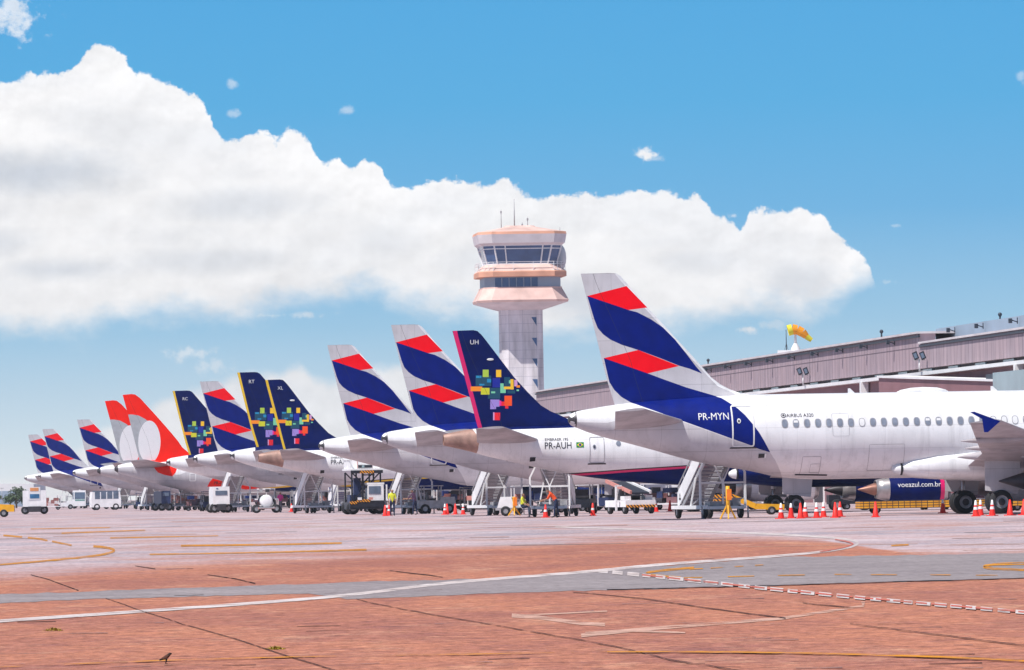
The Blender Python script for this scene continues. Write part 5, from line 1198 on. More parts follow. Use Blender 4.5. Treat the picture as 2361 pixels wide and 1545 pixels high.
# ------------------------------------------------------------------ far left backdrop
fb = empty('hangar', at(20, 1100, 1180)); fb.location.z = 0; tag(fb, 'low pale hangar in the haze at the left horizon', 'hangar')
mb = MB(); mb.span((-60, 0, 0), (4.5, 30, 3.6), 'far_white'); mb.prism([(-60, 3.6), (4.5, 3.6), (4.5, 4.2), (-28, 5.0), (-60, 4.2)], 0, 30, 'far_white'); mb.build('hall', fb)
mb = MB(); [mb.span((-58 + 8 * k, -.05, .2), (-52 + 8 * k, -.004, 3.0), 'blue_metal') for k in range(8)]; mb.build('hangar_door', fb)
def tree(px, D, h, w, label, seed):
    rnd = random.Random(seed); r = empty('tree'); mb = MB(); mb.tube((0, 0, 0), (0, 0, h * .55), .16, 'bark', .08); 
    for k in range(6): a = k * 1.05; mb.tube((0, 0, h * (.3 + .05 * k)), (w * .35 * math.cos(a), w * .35 * math.sin(a), h * (.5 + .06 * k)), .06, 'bark', .02, 6)
    mb.build('trunk', r); mb = MB()
    clumps = [(rnd.gauss(0, .22) * w, rnd.gauss(0, .22) * w, h * rnd.uniform(.32, .9), rnd.uniform(.15, .32) * w) for _ in range(16)]
    for cx, cy, cz, cr_ in clumps:
        for k in range(55):
            d = Vector((rnd.gauss(0, 1), rnd.gauss(0, 1), rnd.gauss(0, .8))).normalized() * cr_ * rnd.uniform(.55, 1.05); p = Vector((cx, cy, cz)) + d; u = Vector((rnd.gauss(0, 1), rnd.gauss(0, 1), rnd.gauss(0, 1))).normalized(); v = u.orthogonal().normalized(); q = rnd.uniform(.10, .2)
            mb.add([p - u * q, p + v * q * .6, p + u * q, p - v * q * .6], [(0, 1, 2, 3)], 'foliage')
    mb.build('crown', r, fix=False); r.location = spot(px, D); tag(r, label, 'tree', 'hazy trees at the left horizon')
tree(38, 1090, 3.6, 2.6, 'hazy grey green tree just left of the white box truck', 1); tree(24, 1110, 2.6, 2.0, 'small hazy tree above the yellow pickup', 2); tree(58, 1120, 3.0, 2.0, 'hazy tree partly behind the white box truck', 3)
mb = MB(); mb.tube((0, 0, 0), (0, 0, 3.3), .06, 'steel', .04, 8); mb.box((0, 0, 3.3), (.6, .1, .1), 'steel'); o = mb.build('light_pole'); o.location = spot(5, 1050); tag(o, 'thin hazy light pole at the left edge', 'light pole')

# ------------------------------------------------------------------ ground
def ground_mat(name, c1, c2, c3, streak=1.0, grain=1.0, rough=0.9):
    m, nt, b = new_mat(name); L = nt.links; tc = N(nt, 'ShaderNodeTexCoord')
    def nz(sc, det, mp=(1, 1, 1), rgh=.6):
        mpn = N(nt, 'ShaderNodeMapping'); mpn.inputs['Scale'].default_value = mp; L.new(tc.outputs['Object'], mpn.inputs[0])
        n = N(nt, 'ShaderNodeTexNoise'); n.inputs['Scale'].default_value = sc; n.inputs['Detail'].default_value = det; n.inputs['Roughness'].default_value = rgh; L.new(mpn.outputs[0], n.inputs['Vector']); return n.outputs['Fac']
    def ramp(x, lo, hi, a=0., z=1.):
        r = N(nt, 'ShaderNodeMapRange'); r.inputs[1].default_value = lo; r.inputs[2].default_value = hi; r.inputs[3].default_value = a; r.inputs[4].default_value = z; L.new(x, r.inputs[0]); return r.outputs[0]
    def mix(f, a, bb):
        x = N(nt, 'ShaderNodeMix', data_type='RGBA'); L.new(f, x.inputs['Factor'])
        for s, q in (('A', a), ('B', bb)):
            if isinstance(q, tuple): x.inputs[s].default_value = (*q, 1)
            else: L.new(q, x.inputs[s])
        return x.outputs['Result']
    big = ramp(nz(.045, 6), .38, .62); mid = ramp(nz(.35, 8, (1, .8, 1), .7), .36, .64); fine = ramp(nz(5.0, 9, (1, .30, 1), .85), .34, .66); spots = ramp(nz(1.3, 5, (.45, 1, 1), .7), .62, .72)
    col = mix(big, c1, c2); col = mix(N_mul(nt, mid, .55 * streak), col, c3)
    f = N(nt, 'ShaderNodeMath', operation='MULTIPLY_ADD'); L.new(fine, f.inputs[0]); f.inputs[1].default_value = .42 * grain; f.inputs[2].default_value = 1 - .21 * grain
    g = N(nt, 'ShaderNodeMath', operation='MULTIPLY_ADD'); L.new(spots, g.inputs[0]); g.inputs[1].default_value = -.38 * streak; g.inputs[2].default_value = 1
    h = N(nt, 'ShaderNodeMath', operation='MULTIPLY'); L.new(f.outputs[0], h.inputs[0]); L.new(g.outputs[0], h.inputs[1])
    s = N(nt, 'ShaderNodeVectorMath', operation='SCALE'); L.new(col, s.inputs[0]); L.new(h.outputs[0], s.inputs['Scale']); L.new(s.outputs[0], b.inputs['Base Color'])
    b.inputs['Roughness'].default_value = .95; b.inputs['Specular IOR Level'].default_value = .04
    return m
def N_mul(nt, x, k):
    n = N(nt, 'ShaderNodeMath', operation='MULTIPLY'); nt.links.new(x, n.inputs[0]); n.inputs[1].default_value = k; return n.outputs[0]
M['grey_asphalt'] = ground_mat('grey_asphalt', (.27, .235, .245), (.31, .272, .28), (.20, .172, .185), 1.2, 1.5)
M['mid_pavement'] = ground_mat('mid_pavement', (.37, .20, .155), (.40, .25, .21), (.28, .15, .13), 1.0, 1.4)
def worn(name, c, under, amt=.5, wear=0):
    m = ground_mat(name, c, tuple(x * .9 for x in c), under, amt, .7)
    if wear:                                       # paint scuffed off in patches
        nt = m.node_tree; L = nt.links; b = nt.nodes['Principled BSDF']; out = [n for n in nt.nodes if n.type == 'OUTPUT_MATERIAL'][0]
        tc = N(nt, 'ShaderNodeTexCoord'); mp = N(nt, 'ShaderNodeMapping'); mp.inputs['Scale'].default_value = (1.0, .8, 1); L.new(tc.outputs['Object'], mp.inputs[0])
        n = N(nt, 'ShaderNodeTexNoise'); n.inputs['Scale'].default_value = 1.1; n.inputs['Detail'].default_value = 9; n.inputs['Roughness'].default_value = .78; L.new(mp.outputs[0], n.inputs['Vector'])
        r = N(nt, 'ShaderNodeMapRange'); r.inputs[1].default_value = .36 + wear * .26; r.inputs[2].default_value = .48 + wear * .26; L.new(n.outputs['Fac'], r.inputs[0])
        t = N(nt, 'ShaderNodeBsdfTransparent'); x = N(nt, 'ShaderNodeMixShader'); L.new(r.outputs[0], x.inputs[0]); L.new(t.outputs[0], x.inputs[1]); L.new(b.outputs[0], x.inputs[2]); L.new(x.outputs[0], out.inputs['Surface'])
    return m
M['line_white'] = worn('line_white', (.66, .60, .60), (.42, .31, .29), 1.0, .06); M['line_red'] = worn('line_red', (.58, .12, .09), (.42, .22, .18), 1.1, .12)
M['line_yellow'] = worn('line_yellow', (.66, .27, .015), (.40, .19, .09), 1.0, .20); M['line_faded'] = worn('line_faded', (.62, .40, .33), (.44, .23, .17), 1.1, .14)
M['line_worn'] = worn('line_worn', (.60, .25, .02), (.40, .19, .09), 1.0, .42); M['joint'] = worn('joint', (.030, .022, .026), (.06, .045, .045), .5, .05); M['stain'] = worn('stain', (.25, .17, .17), (.3, .2, .2), .8, .3)
def apron_mat():
    m, nt, b = new_mat('apron'); L = nt.links; tc = N(nt, 'ShaderNodeTexCoord'); sp = N(nt, 'ShaderNodeSeparateXYZ'); L.new(tc.outputs['Object'], sp.inputs[0])
    def nz(sc, det, mp=(1, 1, 1), rgh=.6, off=0):
        q = N(nt, 'ShaderNodeMapping'); q.inputs['Scale'].default_value = mp; q.inputs['Location'].default_value = (off, off * .7, 0); L.new(tc.outputs['Object'], q.inputs[0])
        n = N(nt, 'ShaderNodeTexNoise'); n.inputs['Scale'].default_value = sc; n.inputs['Detail'].default_value = det; n.inputs['Roughness'].default_value = rgh; L.new(q.outputs[0], n.inputs['Vector']); return n.outputs['Fac']
    def ramp(x, lo, hi, a=0., z=1., sm=True):
        r = N(nt, 'ShaderNodeMapRange'); r.interpolation_type = 'SMOOTHSTEP' if sm else 'LINEAR'
        for k, q in enumerate((lo, hi, a, z)): r.inputs[k + 1].default_value = q
        L.new(x, r.inputs[0]); return r.outputs[0]
    def mth(op, a, c=None, d=None):
        n = N(nt, 'ShaderNodeMath', operation=op)
        for k, q in enumerate((a, c, d)):
            if q is None: continue
            if isinstance(q, (int, float)): n.inputs[k].default_value = q
            else: L.new(q, n.inputs[k])
        return n.outputs[0]
    def mix(f, a, c):
        x = N(nt, 'ShaderNodeMix', data_type='RGBA'); L.new(f, x.inputs['Factor'])
        for t, q in (('A', a), ('B', c)):
            if isinstance(q, tuple): x.inputs[t].default_value = (*q, 1)
            else: L.new(q, x.inputs[t])
        return x.outputs['Result']
    pts = [ground(*p) for p in [(-150, 1330), (0, 1326), (350, 1303), (850, 1277), (1200, 1258), (1450, 1241), (1700, 1239), (1900, 1247), (2050, 1270), (2400, 1284), (2700, 1286)]]
    fc = N(nt, 'ShaderNodeFloatCurve'); c = fc.mapping.curves[0]; x0, x1 = -30., 30.; P = sorted(((p.x - x0) / (x1 - x0), p.y / 400) for p in pts)
    c.points[0].location = P[0]; c.points[1].location = P[-1]
    for p in P[1:-1]: c.points.new(*p)
    fc.mapping.update(); L.new(ramp(sp.outputs['X'], x0, x1, 0, 1, False), fc.inputs['Value'])
    edge_ = mth('MULTIPLY', fc.outputs[0], 400.)
    d = mth('SUBTRACT', sp.outputs['Y'], edge_); d = mth('ADD', d, mth('MULTIPLY_ADD', nz(.05, 8, (.5, 1, 1), .65), 90., -45.)); far = ramp(d, -20, 24)
    # near: weathered rust brown slabs
    near = mix(ramp(nz(.06, 8, (3, .8, 1), .7), .38, .62), (.475, .195, .122), (.355, .145, .108))
    near = mix(mth('MULTIPLY', ramp(nz(.30, 9, (1.6, .7, 1), .8, 5), .47, .70), .55), near, (.24, .10, .10))
    near = mix(mth('MULTIPLY', ramp(nz(1.5, 10, (.8, .9, 1), .8, 23), .50, .66), .80), near, (.17, .075, .085))
    near = mix(mth('MULTIPLY', ramp(nz(1.2, 10, (.8, 1.0, 1), .8, 57), .54, .68), .70), near, (.66, .37, .25))
    near = mix(mth('MULTIPLY', ramp(nz(.16, 9, (2.5, .6, 1), .75, 17), .52, .68), .6), near, (.60, .33, .22))
    # far: pale concrete with rust, pink and blue grey streaks
    fr = mix(ramp(nz(.035, 9, (2.2, 1.0, 1), .75, 31), .40, .60), (.525, .412, .435), (.43, .335, .36))
    fr = mix(mth('MULTIPLY', ramp(nz(.06, 9, (2.4, 1.0, 1), .8, 3), .47, .62), .9), fr, (.43, .25, .215))
    fr = mix(mth('MULTIPLY', ramp(nz(.05, 9, (2.0, 1.1, 1), .75, 47), .50, .62), .85), fr, (.31, .285, .33))
    fr = mix(mth('MULTIPLY', ramp(nz(.07, 9, (1.8, 1.2, 1), .75, 71), .55, .64), .75), fr, (.63, .55, .57))
    col = mix(far, near, fr)
    fine = ramp(nz(4.5, 10, (1.2, .5, 1), .9), .38, .62, .42, 1.45, False); pits = ramp(nz(1.4, 7, (.40, .9, 1), .75, 9), .60, .70, 1.0, .55)
    s_ = N(nt, 'ShaderNodeVectorMath', operation='SCALE'); L.new(col, s_.inputs[0]); L.new(mth('MULTIPLY', fine, pits), s_.inputs['Scale']); L.new(s_.outputs[0], b.inputs['Base Color'])
    b.inputs['Roughness'].default_value = .95; b.inputs['Specular IOR Level'].default_value = .08
    return m
M['apron_concrete'] = apron_mat()
mb = MB(); mb.add([(-1500, 20, 0), (1500, 20, 0), (1500, 3000, 0), (-1500, 3000, 0)], [(0, 1, 2, 3)], 'apron_concrete'); o = mb.build('ground', fix=False); tag(o, kind='structure')
def sheet(name, px, m, z):
    mb = MB(); pj = random.Random(11); vs = [ground(x, y + pj.uniform(-1.3, 1.3)) for x, y in densify(px, 26)]; v3 = [(v.x, v.y, z) for v in vs]
    mb.add(v3, [list(range(len(v3)))], m); o = mb.build(name, fix=False)
    if o.data.polygons[0].normal.z < 0: o.data.flip_normals()
    return tag(o, kind='structure')
sheet('taxi_strip', [(-300, 1376), (0, 1371), (300, 1361), (600, 1350), (900, 1340), (1161, 1334), (1380, 1316), (1466, 1311), (1700, 1293), (1822, 1284), (2100, 1280), (2361, 1276), (2700, 1272), (2700, 1325), (2361, 1334), (2000, 1344), (1720, 1353), (1400, 1361), (1161, 1367), (860, 1380), (800, 1382), (711, 1368), (422, 1377), (239, 1381), (0, 1391), (-300, 1398)], 'grey_asphalt', .004)
def ribbon(mb, pts, h0, h1, z, m, step=14):
    P = [Vector(p) for p in pts]; q = []
    for a, b in zip(P[:-1], P[1:]):
        k = max(1, int((b - a).length / step)); q += [a + (b - a) * t / k for t in range(k)]
    q.append(P[-1]); n = len(q); vs = []
    for i, p in enumerate(q):
        t = (q[min(i + 1, n - 1)] - q[max(i - 1, 0)]).normalized(); nn = Vector((-t.y, t.x)); h = (h0 + (h1 - h0) * i / max(n - 1, 1)) / 2
        if abs(nn.y) < .35: h *= 2.0
        for s in (-1, 1): g = ground(p.x + nn.x * h * s, p.y + nn.y * h * s); vs.append((g.x, g.y, z))
    mb.add(vs, [(2 * i, 2 * i + 1, 2 * i + 3, 2 * i + 2) for i in range(n - 1)], m)
def smooth(pts, it=2):
    for _ in range(it):
        o = [pts[0]]
        for a, b in zip(pts[:-1], pts[1:]): o += [(a[0] * .75 + b[0] * .25, a[1] * .75 + b[1] * .25), (a[0] * .25 + b[0] * .75, a[1] * .25 + b[1] * .75)]
        pts = o + [pts[-1]]
    return pts
def paint(name, items, z):
    mb = MB()
    for k, (pts, h0, h1, m) in enumerate(items): ribbon(mb, pts, h0, h1, z + .0005 * (k % 6), m)
    return tag(mb.build(name, fix=False), kind='structure')
rnd = random.Random(3)
def dashes(pts, on, off, h, m, jit=.3):
    out = []; P = [Vector(p) for p in pts]; L = [0]
    for a, b in zip(P[:-1], P[1:]): L.append(L[-1] + (b - a).length)
    def posn(t):
        for i in range(len(P) - 1):
            if t <= L[i + 1]: return P[i] + (P[i + 1] - P[i]) * ((t - L[i]) / (L[i + 1] - L[i]))
        return P[-1]
    t = 0
    while t < L[-1]: e = min(t + on * rnd.uniform(1 - jit, 1 + jit), L[-1]); out.append(([tuple(posn(t)), tuple(posn((t + e) / 2)), tuple(posn(e))], h, h, m)); t = e + off * rnd.uniform(1 - jit, 1 + jit)
    return out
wl = smooth([(-60, 1438), (0, 1433), (320, 1411), (640, 1388), (820, 1372), (1016, 1346), (1161, 1334), (1370, 1318), (1520, 1302), (1822, 1281), (1930, 1269), (1985, 1256), (1965, 1244), (1860, 1236), (1700, 1228), (1500, 1222), (1280, 1215)])
paint('painted_white_line', [(wl[:int(len(wl) * .45)], 7, 6, 'line_white'), (wl[int(len(wl) * .45) - 1:], 6.5, 3, 'line_white')], .008)
rl = [(1380, 1317), (1560, 1336), (1760, 1358), (2000, 1382), (2361, 1414), (2600, 1434)]
paint('painted_dashed_line', dashes(rl, 26, 10, 8.5, 'line_white'), .0115)
paint('painted_red_line', dashes([(1480, 1327), (1560, 1336), (1760, 1358), (2000, 1382), (2361, 1414), (2600, 1434)], 40, 8, 3.5, 'line_red') + [(smooth([(1890, 1274), (1945, 1264), (1970, 1256), (1955, 1250), (1925, 1245)]), 3, 3, 'line_red')], .015)
yl = []
yl += [(smooth([(1600, 1310), (1520, 1317), (1486, 1322), (1500, 1327), (1570, 1333)]), 5, 4, 'line_yellow'), (smooth([(2420, 1300), (2310, 1301), (2262, 1307), (2280, 1313), (2420, 1317)]), 7, 5, 'line_yellow')]
yl += dashes([(1590, 1314), (1760, 1304)], 30, 25, 2, 'line_yellow') + dashes([(1560, 1334), (1900, 1326), (2300, 1328)], 55, 60, 2, 'line_yellow')
yl += [(smooth([(-40, 1306), (0, 1303), (130, 1292), (225, 1282), (268, 1272), (255, 1264), (215, 1260)]), 3, 6, 'line_yellow')] + dashes([(165, 1258), (90, 1243), (0, 1234)], 50, 12, 4, 'line_yellow')
yl += [([(417, 1259), (600, 1257), (788, 1253)], 4, 4, 'line_yellow'), ([(345, 1279), (600, 1275), (845, 1268)], 3, 4, 'line_yellow'), ([(254, 1241), (503, 1236)], 3, 2, 'line_yellow'), ([(142, 1230), (335, 1223)], 2.5, 2.5, 'line_yellow'), ([(71, 1220), (254, 1217)], 2, 2, 'line_yellow')]
yl += [(smooth([(-60, 1543), (0, 1541), (380, 1525), (700, 1517), (1161, 1510), (1400, 1506)]), 2.0, 2.6, 'line_worn'), (smooth([(1400, 1506), (1650, 1506), (1900, 1510), (2150, 1517), (2361, 1527), (2500, 1535)]), 2.8, 4.6, 'line_yellow'), ([(2055, 1259), (2095, 1257)], 3, 3, 'line_yellow')]
paint('painted_yellow_line', yl, .0117)
paint('faded_marking', [([(1180, 1420), (1240, 1424), (1340, 1438), (1395, 1441)], 9, 8, 'line_faded'), ([(1340, 1466), (1480, 1452), (1800, 1427), (1990, 1398), (1990, 1388)], 9, 5, 'line_faded'), ([(1180, 1421), (1400, 1410)], 3, 3, 'line_faded'), ([(1350, 1462), (1450, 1455), (1580, 1460)], 8, 3, 'line_faded')], .005)
J = [[(70, 1327), (110, 1336), (180, 1363)], [(245, 1381), (320, 1408), (420, 1440), (560, 1480), (650, 1511), (790, 1553)], [(820, 1383), (960, 1412), (1161, 1447), (1350, 1479), (1450, 1499), (1540, 1522), (1720, 1551)], [(1321, 1367), (1480, 1381), (1600, 1399), (1700, 1413), (1810, 1427)],
     [(1960, 1440), (2120, 1460), (2361, 1490)], [(480, 1326), (540, 1336), (590, 1347)], [(310, 1306), (360, 1312)], [(900, 1316), (1020, 1332)], [(1850, 1392), (1960, 1402)]]
def wob(p): return [(x + rnd.uniform(-2, 2), y + rnd.uniform(-.8, .8)) for x, y in densify([tuple(q) for q in p], 30, False)]
paint('pavement_joint', [(wob(j), 1.0, 1.7, 'joint') for j in J] + [(wob([(1400, 1361), (1720, 1353), (2361, 1334)]), 1.2, 1.2, 'joint')], .010)
st = []
for k in range(60):
    x, y = rnd.uniform(-50, 2361), 1545 - 270 * rnd.random() ** 1.3; L = rnd.uniform(15, 130) * (1 if y > 1380 else .6); sl = -.02
    st.append(([(x, y), (x + L * .5, y + sl * L * .5 + rnd.uniform(-1, 1)), (x + L, y + sl * L)], .8, rnd.uniform(.5, 1.6), 'stain' if rnd.random() < .75 else 'joint'))
for k in range(40):
    x, y = rnd.uniform(-50, 2361), 1196 + 75 * rnd.random(); L = rnd.uniform(80, 420)
    st.append(([(x, y), (x + L, y - .018 * L)], .6, rnd.uniform(.4, 1.2), rnd.choice(['mid_pavement', 'grey_asphalt', 'line_white', 'line_faded'])))
paint('pavement_stain', st, .006)

# ------------------------------------------------------------------ light, air, sky, camera
SUN_EL, SUN_AZ = R(58), R(226)                    # azimuth clockwise from +Y: behind the camera, left
sd = Vector((math.sin(SUN_AZ) * math.cos(SUN_EL), math.cos(SUN_AZ) * math.cos(SUN_EL), math.sin(SUN_EL)))
sun = bpy.data.lights.new('sun', 'SUN'); sun.energy = 5.0; sun.angle = R(.53); sun.color = (1, .955, .90)
so = bpy.data.objects.new('sun', sun); COL.objects.link(so); so.rotation_euler = sd.to_track_quat('Z', 'Y').to_euler(); so.location = sd * 200 + Vector((0, 300, 0))

mb = MB(); mb.span((-1490, -30, -1), (1490, 2990, 50), 'gutter'); hz = mb.build('haze'); tag(hz, kind='stuff')
m = bpy.data.materials.new('haze'); m.use_nodes = True; nt = m.node_tree; nt.nodes.clear(); out = nt.nodes.new('ShaderNodeOutputMaterial'); vol = nt.nodes.new('ShaderNodeVolumePrincipled')
vol.inputs['Color'].default_value = (.90, .94, 1, 1); vol.inputs['Density'].default_value = .00008; vol.inputs['Anisotropy'].default_value = .2
nt.links.new(vol.outputs[0], out.inputs['Volume']); hz.data.materials.clear(); hz.data.materials.append(m)

w = bpy.data.worlds.new('World'); S.world = w; w.use_nodes = True; nt = w.node_tree; L = nt.links; bg = nt.nodes['Background']; bg.inputs['Strength'].default_value = .08
sky = nt.nodes.new('ShaderNodeTexSky'); sky.sky_type = 'NISHITA'; sky.sun_disc = False; sky.sun_elevation = SUN_EL; sky.sun_rotation = SUN_AZ; sky.altitude = 600; sky.air_density = 1.0; sky.dust_density = .6
def nd(t, **k): return N(nt, t, **k)
def val(x):
    n = nd('ShaderNodeValue'); n.outputs[0].default_value = x; return n.outputs[0]
def ma(op, a, b=None, c=None):
    n = nd('ShaderNodeMath', operation=op)
    for i, q in enumerate((a, b, c)):
        if q is None: continue
        if isinstance(q, (int, float)): n.inputs[i].default_value = q
        else: L.new(q, n.inputs[i])
    return n.outputs[0]
def mr(x, a, b, c=0., d=1., sm=False):
    n = nd('ShaderNodeMapRange'); n.interpolation_type = 'SMOOTHSTEP' if sm else 'LINEAR'
    L.new(x, n.inputs[0])
    for i, q in enumerate((a, b, c, d)): n.inputs[i + 1].default_value = q
    return n.outputs[0]
def curve(x, pts, x0, x1, y0, y1):
    n = nd('ShaderNodeFloatCurve'); cm = n.mapping; c = cm.curves[0]; pts = sorted(pts)
    P = [((a - x0) / (x1 - x0), (b - y0) / (y1 - y0)) for a, b in pts]
    c.points[0].location = P[0]; c.points[1].location = P[-1]
    for p in P[1:-1]: c.points.new(*p)
    for p in c.points: p.handle_type = 'AUTO_CLAMPED'
    cm.update(); L.new(mr(x, x0, x1), n.inputs['Value']); return mr(n.outputs[0], 0, 1, y0, y1)
tc = nd('ShaderNodeTexCoord'); sp = nd('ShaderNodeSeparateXYZ'); L.new(tc.outputs['Generated'], sp.inputs[0])
dy = ma('MAXIMUM', sp.outputs['Y'], .02)
U = ma('MULTIPLY', ma('DIVIDE', sp.outputs['X'], dy), F); V = ma('MULTIPLY', ma('DIVIDE', sp.outputs['Z'], dy), F)   # tangent plane of the sky ahead
cv = nd('ShaderNodeCombineXYZ'); L.new(U, cv.inputs[0]); L.new(V, cv.inputs[1])
def cn(scale, det, rough=.55, sx=1., sy=1., off=(0, 0), lac=2.0):
    mp = nd('ShaderNodeMapping'); mp.inputs['Scale'].default_value = (sx, sy, 1); mp.inputs['Location'].default_value = (*off, 0); L.new(cv.outputs[0], mp.inputs[0])
    n = nd('ShaderNodeTexNoise'); n.inputs['Scale'].default_value = scale; n.inputs['Detail'].default_value = det; n.inputs['Roughness'].default_value = rough; n.inputs['Lacunarity'].default_value = lac; L.new(mp.outputs[0], n.inputs['Vector']); return n.outputs['Fac']
top = [unroll(*p) for p in [(-400, 140), (-200, 150), (0, 185), (50, 167), (110, 165), (160, 160), (190, 130), (235, 100), (270, 115), (300, 150), (370, 185), (440, 215), (480, 250), (497, 292), (530, 318), (580, 305), (640, 315), (660, 300), (720, 330), (737, 365), (780, 375), (815, 398), (830, 364), (885, 390), (892, 417), (940, 430), (1000, 415), (1100, 417), (1165, 411), (1187, 436), (1240, 450), (1330, 433), (1400, 455), (1450, 440), (1530, 446), (1590, 444), (1650, 490), (1690, 520), (1709, 533), (1722, 495), (1735, 475), (1800, 480), (1880, 490), (1940, 540), (1980, 585), (2008, 622), (2030, 700), (2080, 800), (2400, 900)]]
bot = [unroll(*p) for p in [(-400, 760), (0, 765), (100, 768), (180, 752), (300, 745), (400, 728), (560, 735), (640, 712), (740, 690), (860, 662), (900, 690), (1000, 720), (1100, 730), (1160, 765), (1260, 780), (1350, 775), (1420, 760), (1540, 750), (1700, 735), (1850, 730), (1930, 700), (1970, 660), (2008, 628), (2030, 600), (2400, 400)]]
T = curve(U, top, -1700, 1300, -200, 1200); B = curve(U, bot, -1700, 1300, -200, 1200)
n1 = cn(.011, 9, .62); n2 = cn(.0042, 9, .6, 1, 1.6); n3 = cn(.03, 6, .6, off=(310, 70))
dT = ma('ADD', ma('SUBTRACT', T, V), ma('ADD', ma('MULTIPLY_ADD', n1, 90, -45), ma('MULTIPLY_ADD', n3, 34, -17)))
dB = ma('ADD', ma('SUBTRACT', V, B), ma('ADD', ma('MULTIPLY_ADD', n2, 190, -95), ma('MULTIPLY_ADD', n1, 40, -20)))
cl = ma('MULTIPLY', mr(dT, -1, 11, 0, 1, True), mr(dB, -38, 62, 0, 1, True))
t2 = [unroll(*p) for p in [(-400, 1105), (0, 1100), (120, 1060), (240, 985), (330, 940), (400, 905), (500, 870), (560, 852), (640, 848), (690, 828), (725, 860), (790, 870), (850, 838), (920, 832), (980, 850), (1060, 900), (1150, 985), (1300, 1070), (1700, 1120), (2400, 1120)]]
T2 = curve(U, t2, -1700, 1300, -200, 1200)
dT2 = ma('ADD', ma('SUBTRACT', T2, V), ma('MULTIPLY_ADD', n1, 60, -30)); cl2 = ma('MULTIPLY', mr(dT2, -4, 34, 0, 1, True), .95)
def blob(px, py, rx, ry, a, amp=.9):
    u0, v0 = unroll(px, py); x = ma('DIVIDE', ma('SUBTRACT', U, u0), rx); y = ma('DIVIDE', ma('SUBTRACT', V, v0), ry)
    d = ma('SQRT', ma('ADD', ma('MULTIPLY', x, x), ma('MULTIPLY', y, y))); d = ma('ADD', d, ma('ADD', ma('MULTIPLY_ADD', n3, 3.0, -1.5), ma('MULTIPLY_ADD', n1, 3.4, -1.7)))
    return ma('MULTIPLY', mr(d, 1.1, .1, 0, 1, True), a)
bl = None
for b_ in [(25, 35, 75, 55, .7), (108, 80, 16, 14, .35), (538, 192, 20, 15, .4), (534, 261, 20, 9, .35), (797, 252, 19, 10, .38), (1495, 357, 27, 20, .95), (1725, 758, 22, 10, .75), (430, 815, 55, 18, .5), (495, 845, 45, 22, .4), (1690, 497, 15, 8, .6), (2050, 650, 26, 10, .35), (1790, 748, 40, 12, .35), (620, 728, 120, 10, .5), (2355, 180, 14, 22, .3), (2065, 520, 14, 6, .25)]:
    q = blob(*b_); bl = q if bl is None else ma('MAXIMUM', bl, q)
ahead = mr(sp.outputs['Y'], .5, .8, 0, 1)
allc = ma('MULTIPLY', ma('MAXIMUM', ma('MAXIMUM', cl, cl2), bl), ahead)
# cloud brightness: lit crests, grey folds and base
e1 = ma('SUBTRACT', cn(.0062, 7, .55, off=(400, 200)), cn(.0062, 7, .55, off=(412, 172)))
e2 = ma('SUBTRACT', cn(.017, 7, .6, off=(140, 90)), cn(.017, 7, .6, off=(145, 80)))
em = ma('ADD', ma('MULTIPLY', e1, .42), ma('MULTIPLY', ma('MULTIPLY', e2, mr(dT, 0, 130, .30, .05)), 1.0))
fold = cn(.0026, 6, .5, .75, 2.1, (930, 410)); fo = mr(fold, .44, .66, 0, 1, True)
leftgrey = mr(U, -300, -1300, .25, 1.0); band = ma('MULTIPLY', fo, ma('MULTIPLY_ADD', leftgrey, .85, .0))
lum = ma('ADD', em, mr(dT, 0, 260, 1.0, .93))
lum = ma('MULTIPLY', ma('MAXIMUM', ma('MINIMUM', lum, 1.03), .7), .1 / .08)
GR = None
for b_ in [(60, 400, 360, 60, .8), (150, 622, 200, 34, .6), (-40, 560, 160, 40, .5), (560, 470, 240, 45, .45), (480, 600, 300, 36, .4), (1330, 690, 190, 50, .65), (1850, 650, 120, 60, .5), (1120, 600, 150, 50, .35), (880, 560, 160, 50, .3), (1600, 600, 160, 40, .35)]:
    u0, v0 = unroll(b_[0], b_[1]); gx = ma('DIVIDE', ma('SUBTRACT', U, u0), b_[2]); gy = ma('DIVIDE', ma('SUBTRACT', V, v0), b_[3] * 1.25)
    gd = ma('ADD', ma('SQRT', ma('ADD', ma('MULTIPLY', gx, gx), ma('MULTIPLY', gy, gy))), ma('MULTIPLY_ADD', n2, 1.3, -.65)); q = ma('MULTIPLY', mr(gd, 1.1, .1, 0, 1, True), b_[4]); GR = q if GR is None else ma('MAXIMUM', GR, q)
band = ma('MAXIMUM', GR, ma('MULTIPLY', fo, .22))
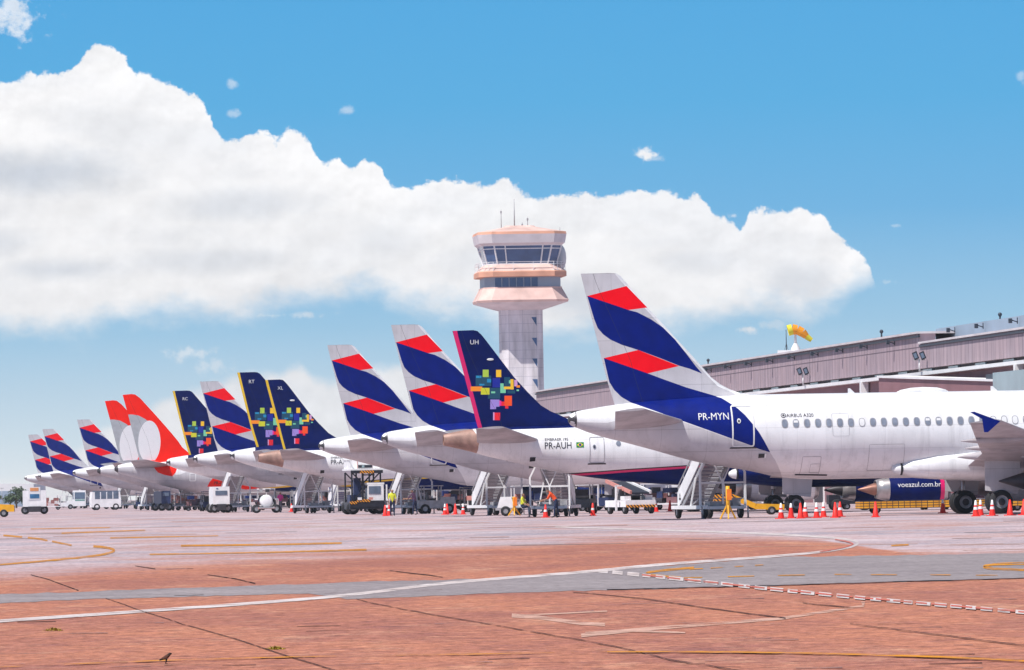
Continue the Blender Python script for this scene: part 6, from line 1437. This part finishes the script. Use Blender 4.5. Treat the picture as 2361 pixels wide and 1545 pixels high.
def rgb(a, b, f):
    x = nd('ShaderNodeMix', data_type='RGBA'); L.new(f, x.inputs['Factor'])
    for s, q in (('A', a), ('B', b)):
        if isinstance(q, tuple): x.inputs[s].default_value = (*q, 1)
        else: L.new(q, x.inputs[s])
    return x.outputs['Result']
ccol = rgb((9.25, 9.2, 9.3), (5.4, 5.9, 6.7), band)
sc = nd('ShaderNodeVectorMath', operation='SCALE'); L.new(ccol, sc.inputs[0]); L.new(lum, sc.inputs['Scale'])
# the clear sky: physical sky, deepened as in the photograph over the low band ahead
el = sp.outputs['Z']
r = nd('ShaderNodeValToRGB'); L.new(mr(el, 0, .085), r.inputs[0]); cb = r.color_ramp
SKYRAMP = [(0, (.90, .94, .97)), (.10, (.68, .82, .92)), (.30, (.32, .59, .83)), (.50, (.135, .455, .80)), (.70, (.075, .42, .79)), (1, (.055, .38, .775))]
cb.elements[0].position = 0; cb.elements[0].color = (*SKYRAMP[0][1], 1); cb.elements[1].position = 1; cb.elements[1].color = (*SKYRAMP[-1][1], 1)
for p, c in SKYRAMP[1:-1]: e = cb.elements.new(p); e.color = (*c, 1)
s10 = nd('ShaderNodeVectorMath', operation='SCALE'); L.new(r.outputs[0], s10.inputs[0]); s10.inputs['Scale'].default_value = .92 / .08
blend = ma('MULTIPLY', mr(el, .11, .35, 1, 0, True), .92)
clear = rgb(sky.outputs[0], s10.outputs[0], blend)
fin = rgb(clear, sc.outputs[0], allc); L.new(fin, bg.inputs['Color'])

cam = bpy.data.cameras.new('camera'); cam.sensor_width = 36; cam.lens = 36 * F / 2361; cam.clip_start = 1; cam.clip_end = 20000
co = bpy.data.objects.new('camera', cam); COL.objects.link(co)
co.matrix_world = Matrix.Translation(CAM) @ Matrix((camR, camU, -fwd)).transposed().to_4x4(); S.camera = co
S.view_settings.view_transform = 'Standard'; S.view_settings.look = 'None'; S.view_settings.exposure = .13; S.view_settings.gamma = 1; S.view_settings.use_curve_mapping = False
S.cycles.use_denoising = True; S.cycles.max_bounces = 6; S.cycles.volume_bounces = 0; S.cycles.transparent_max_bounces = 8
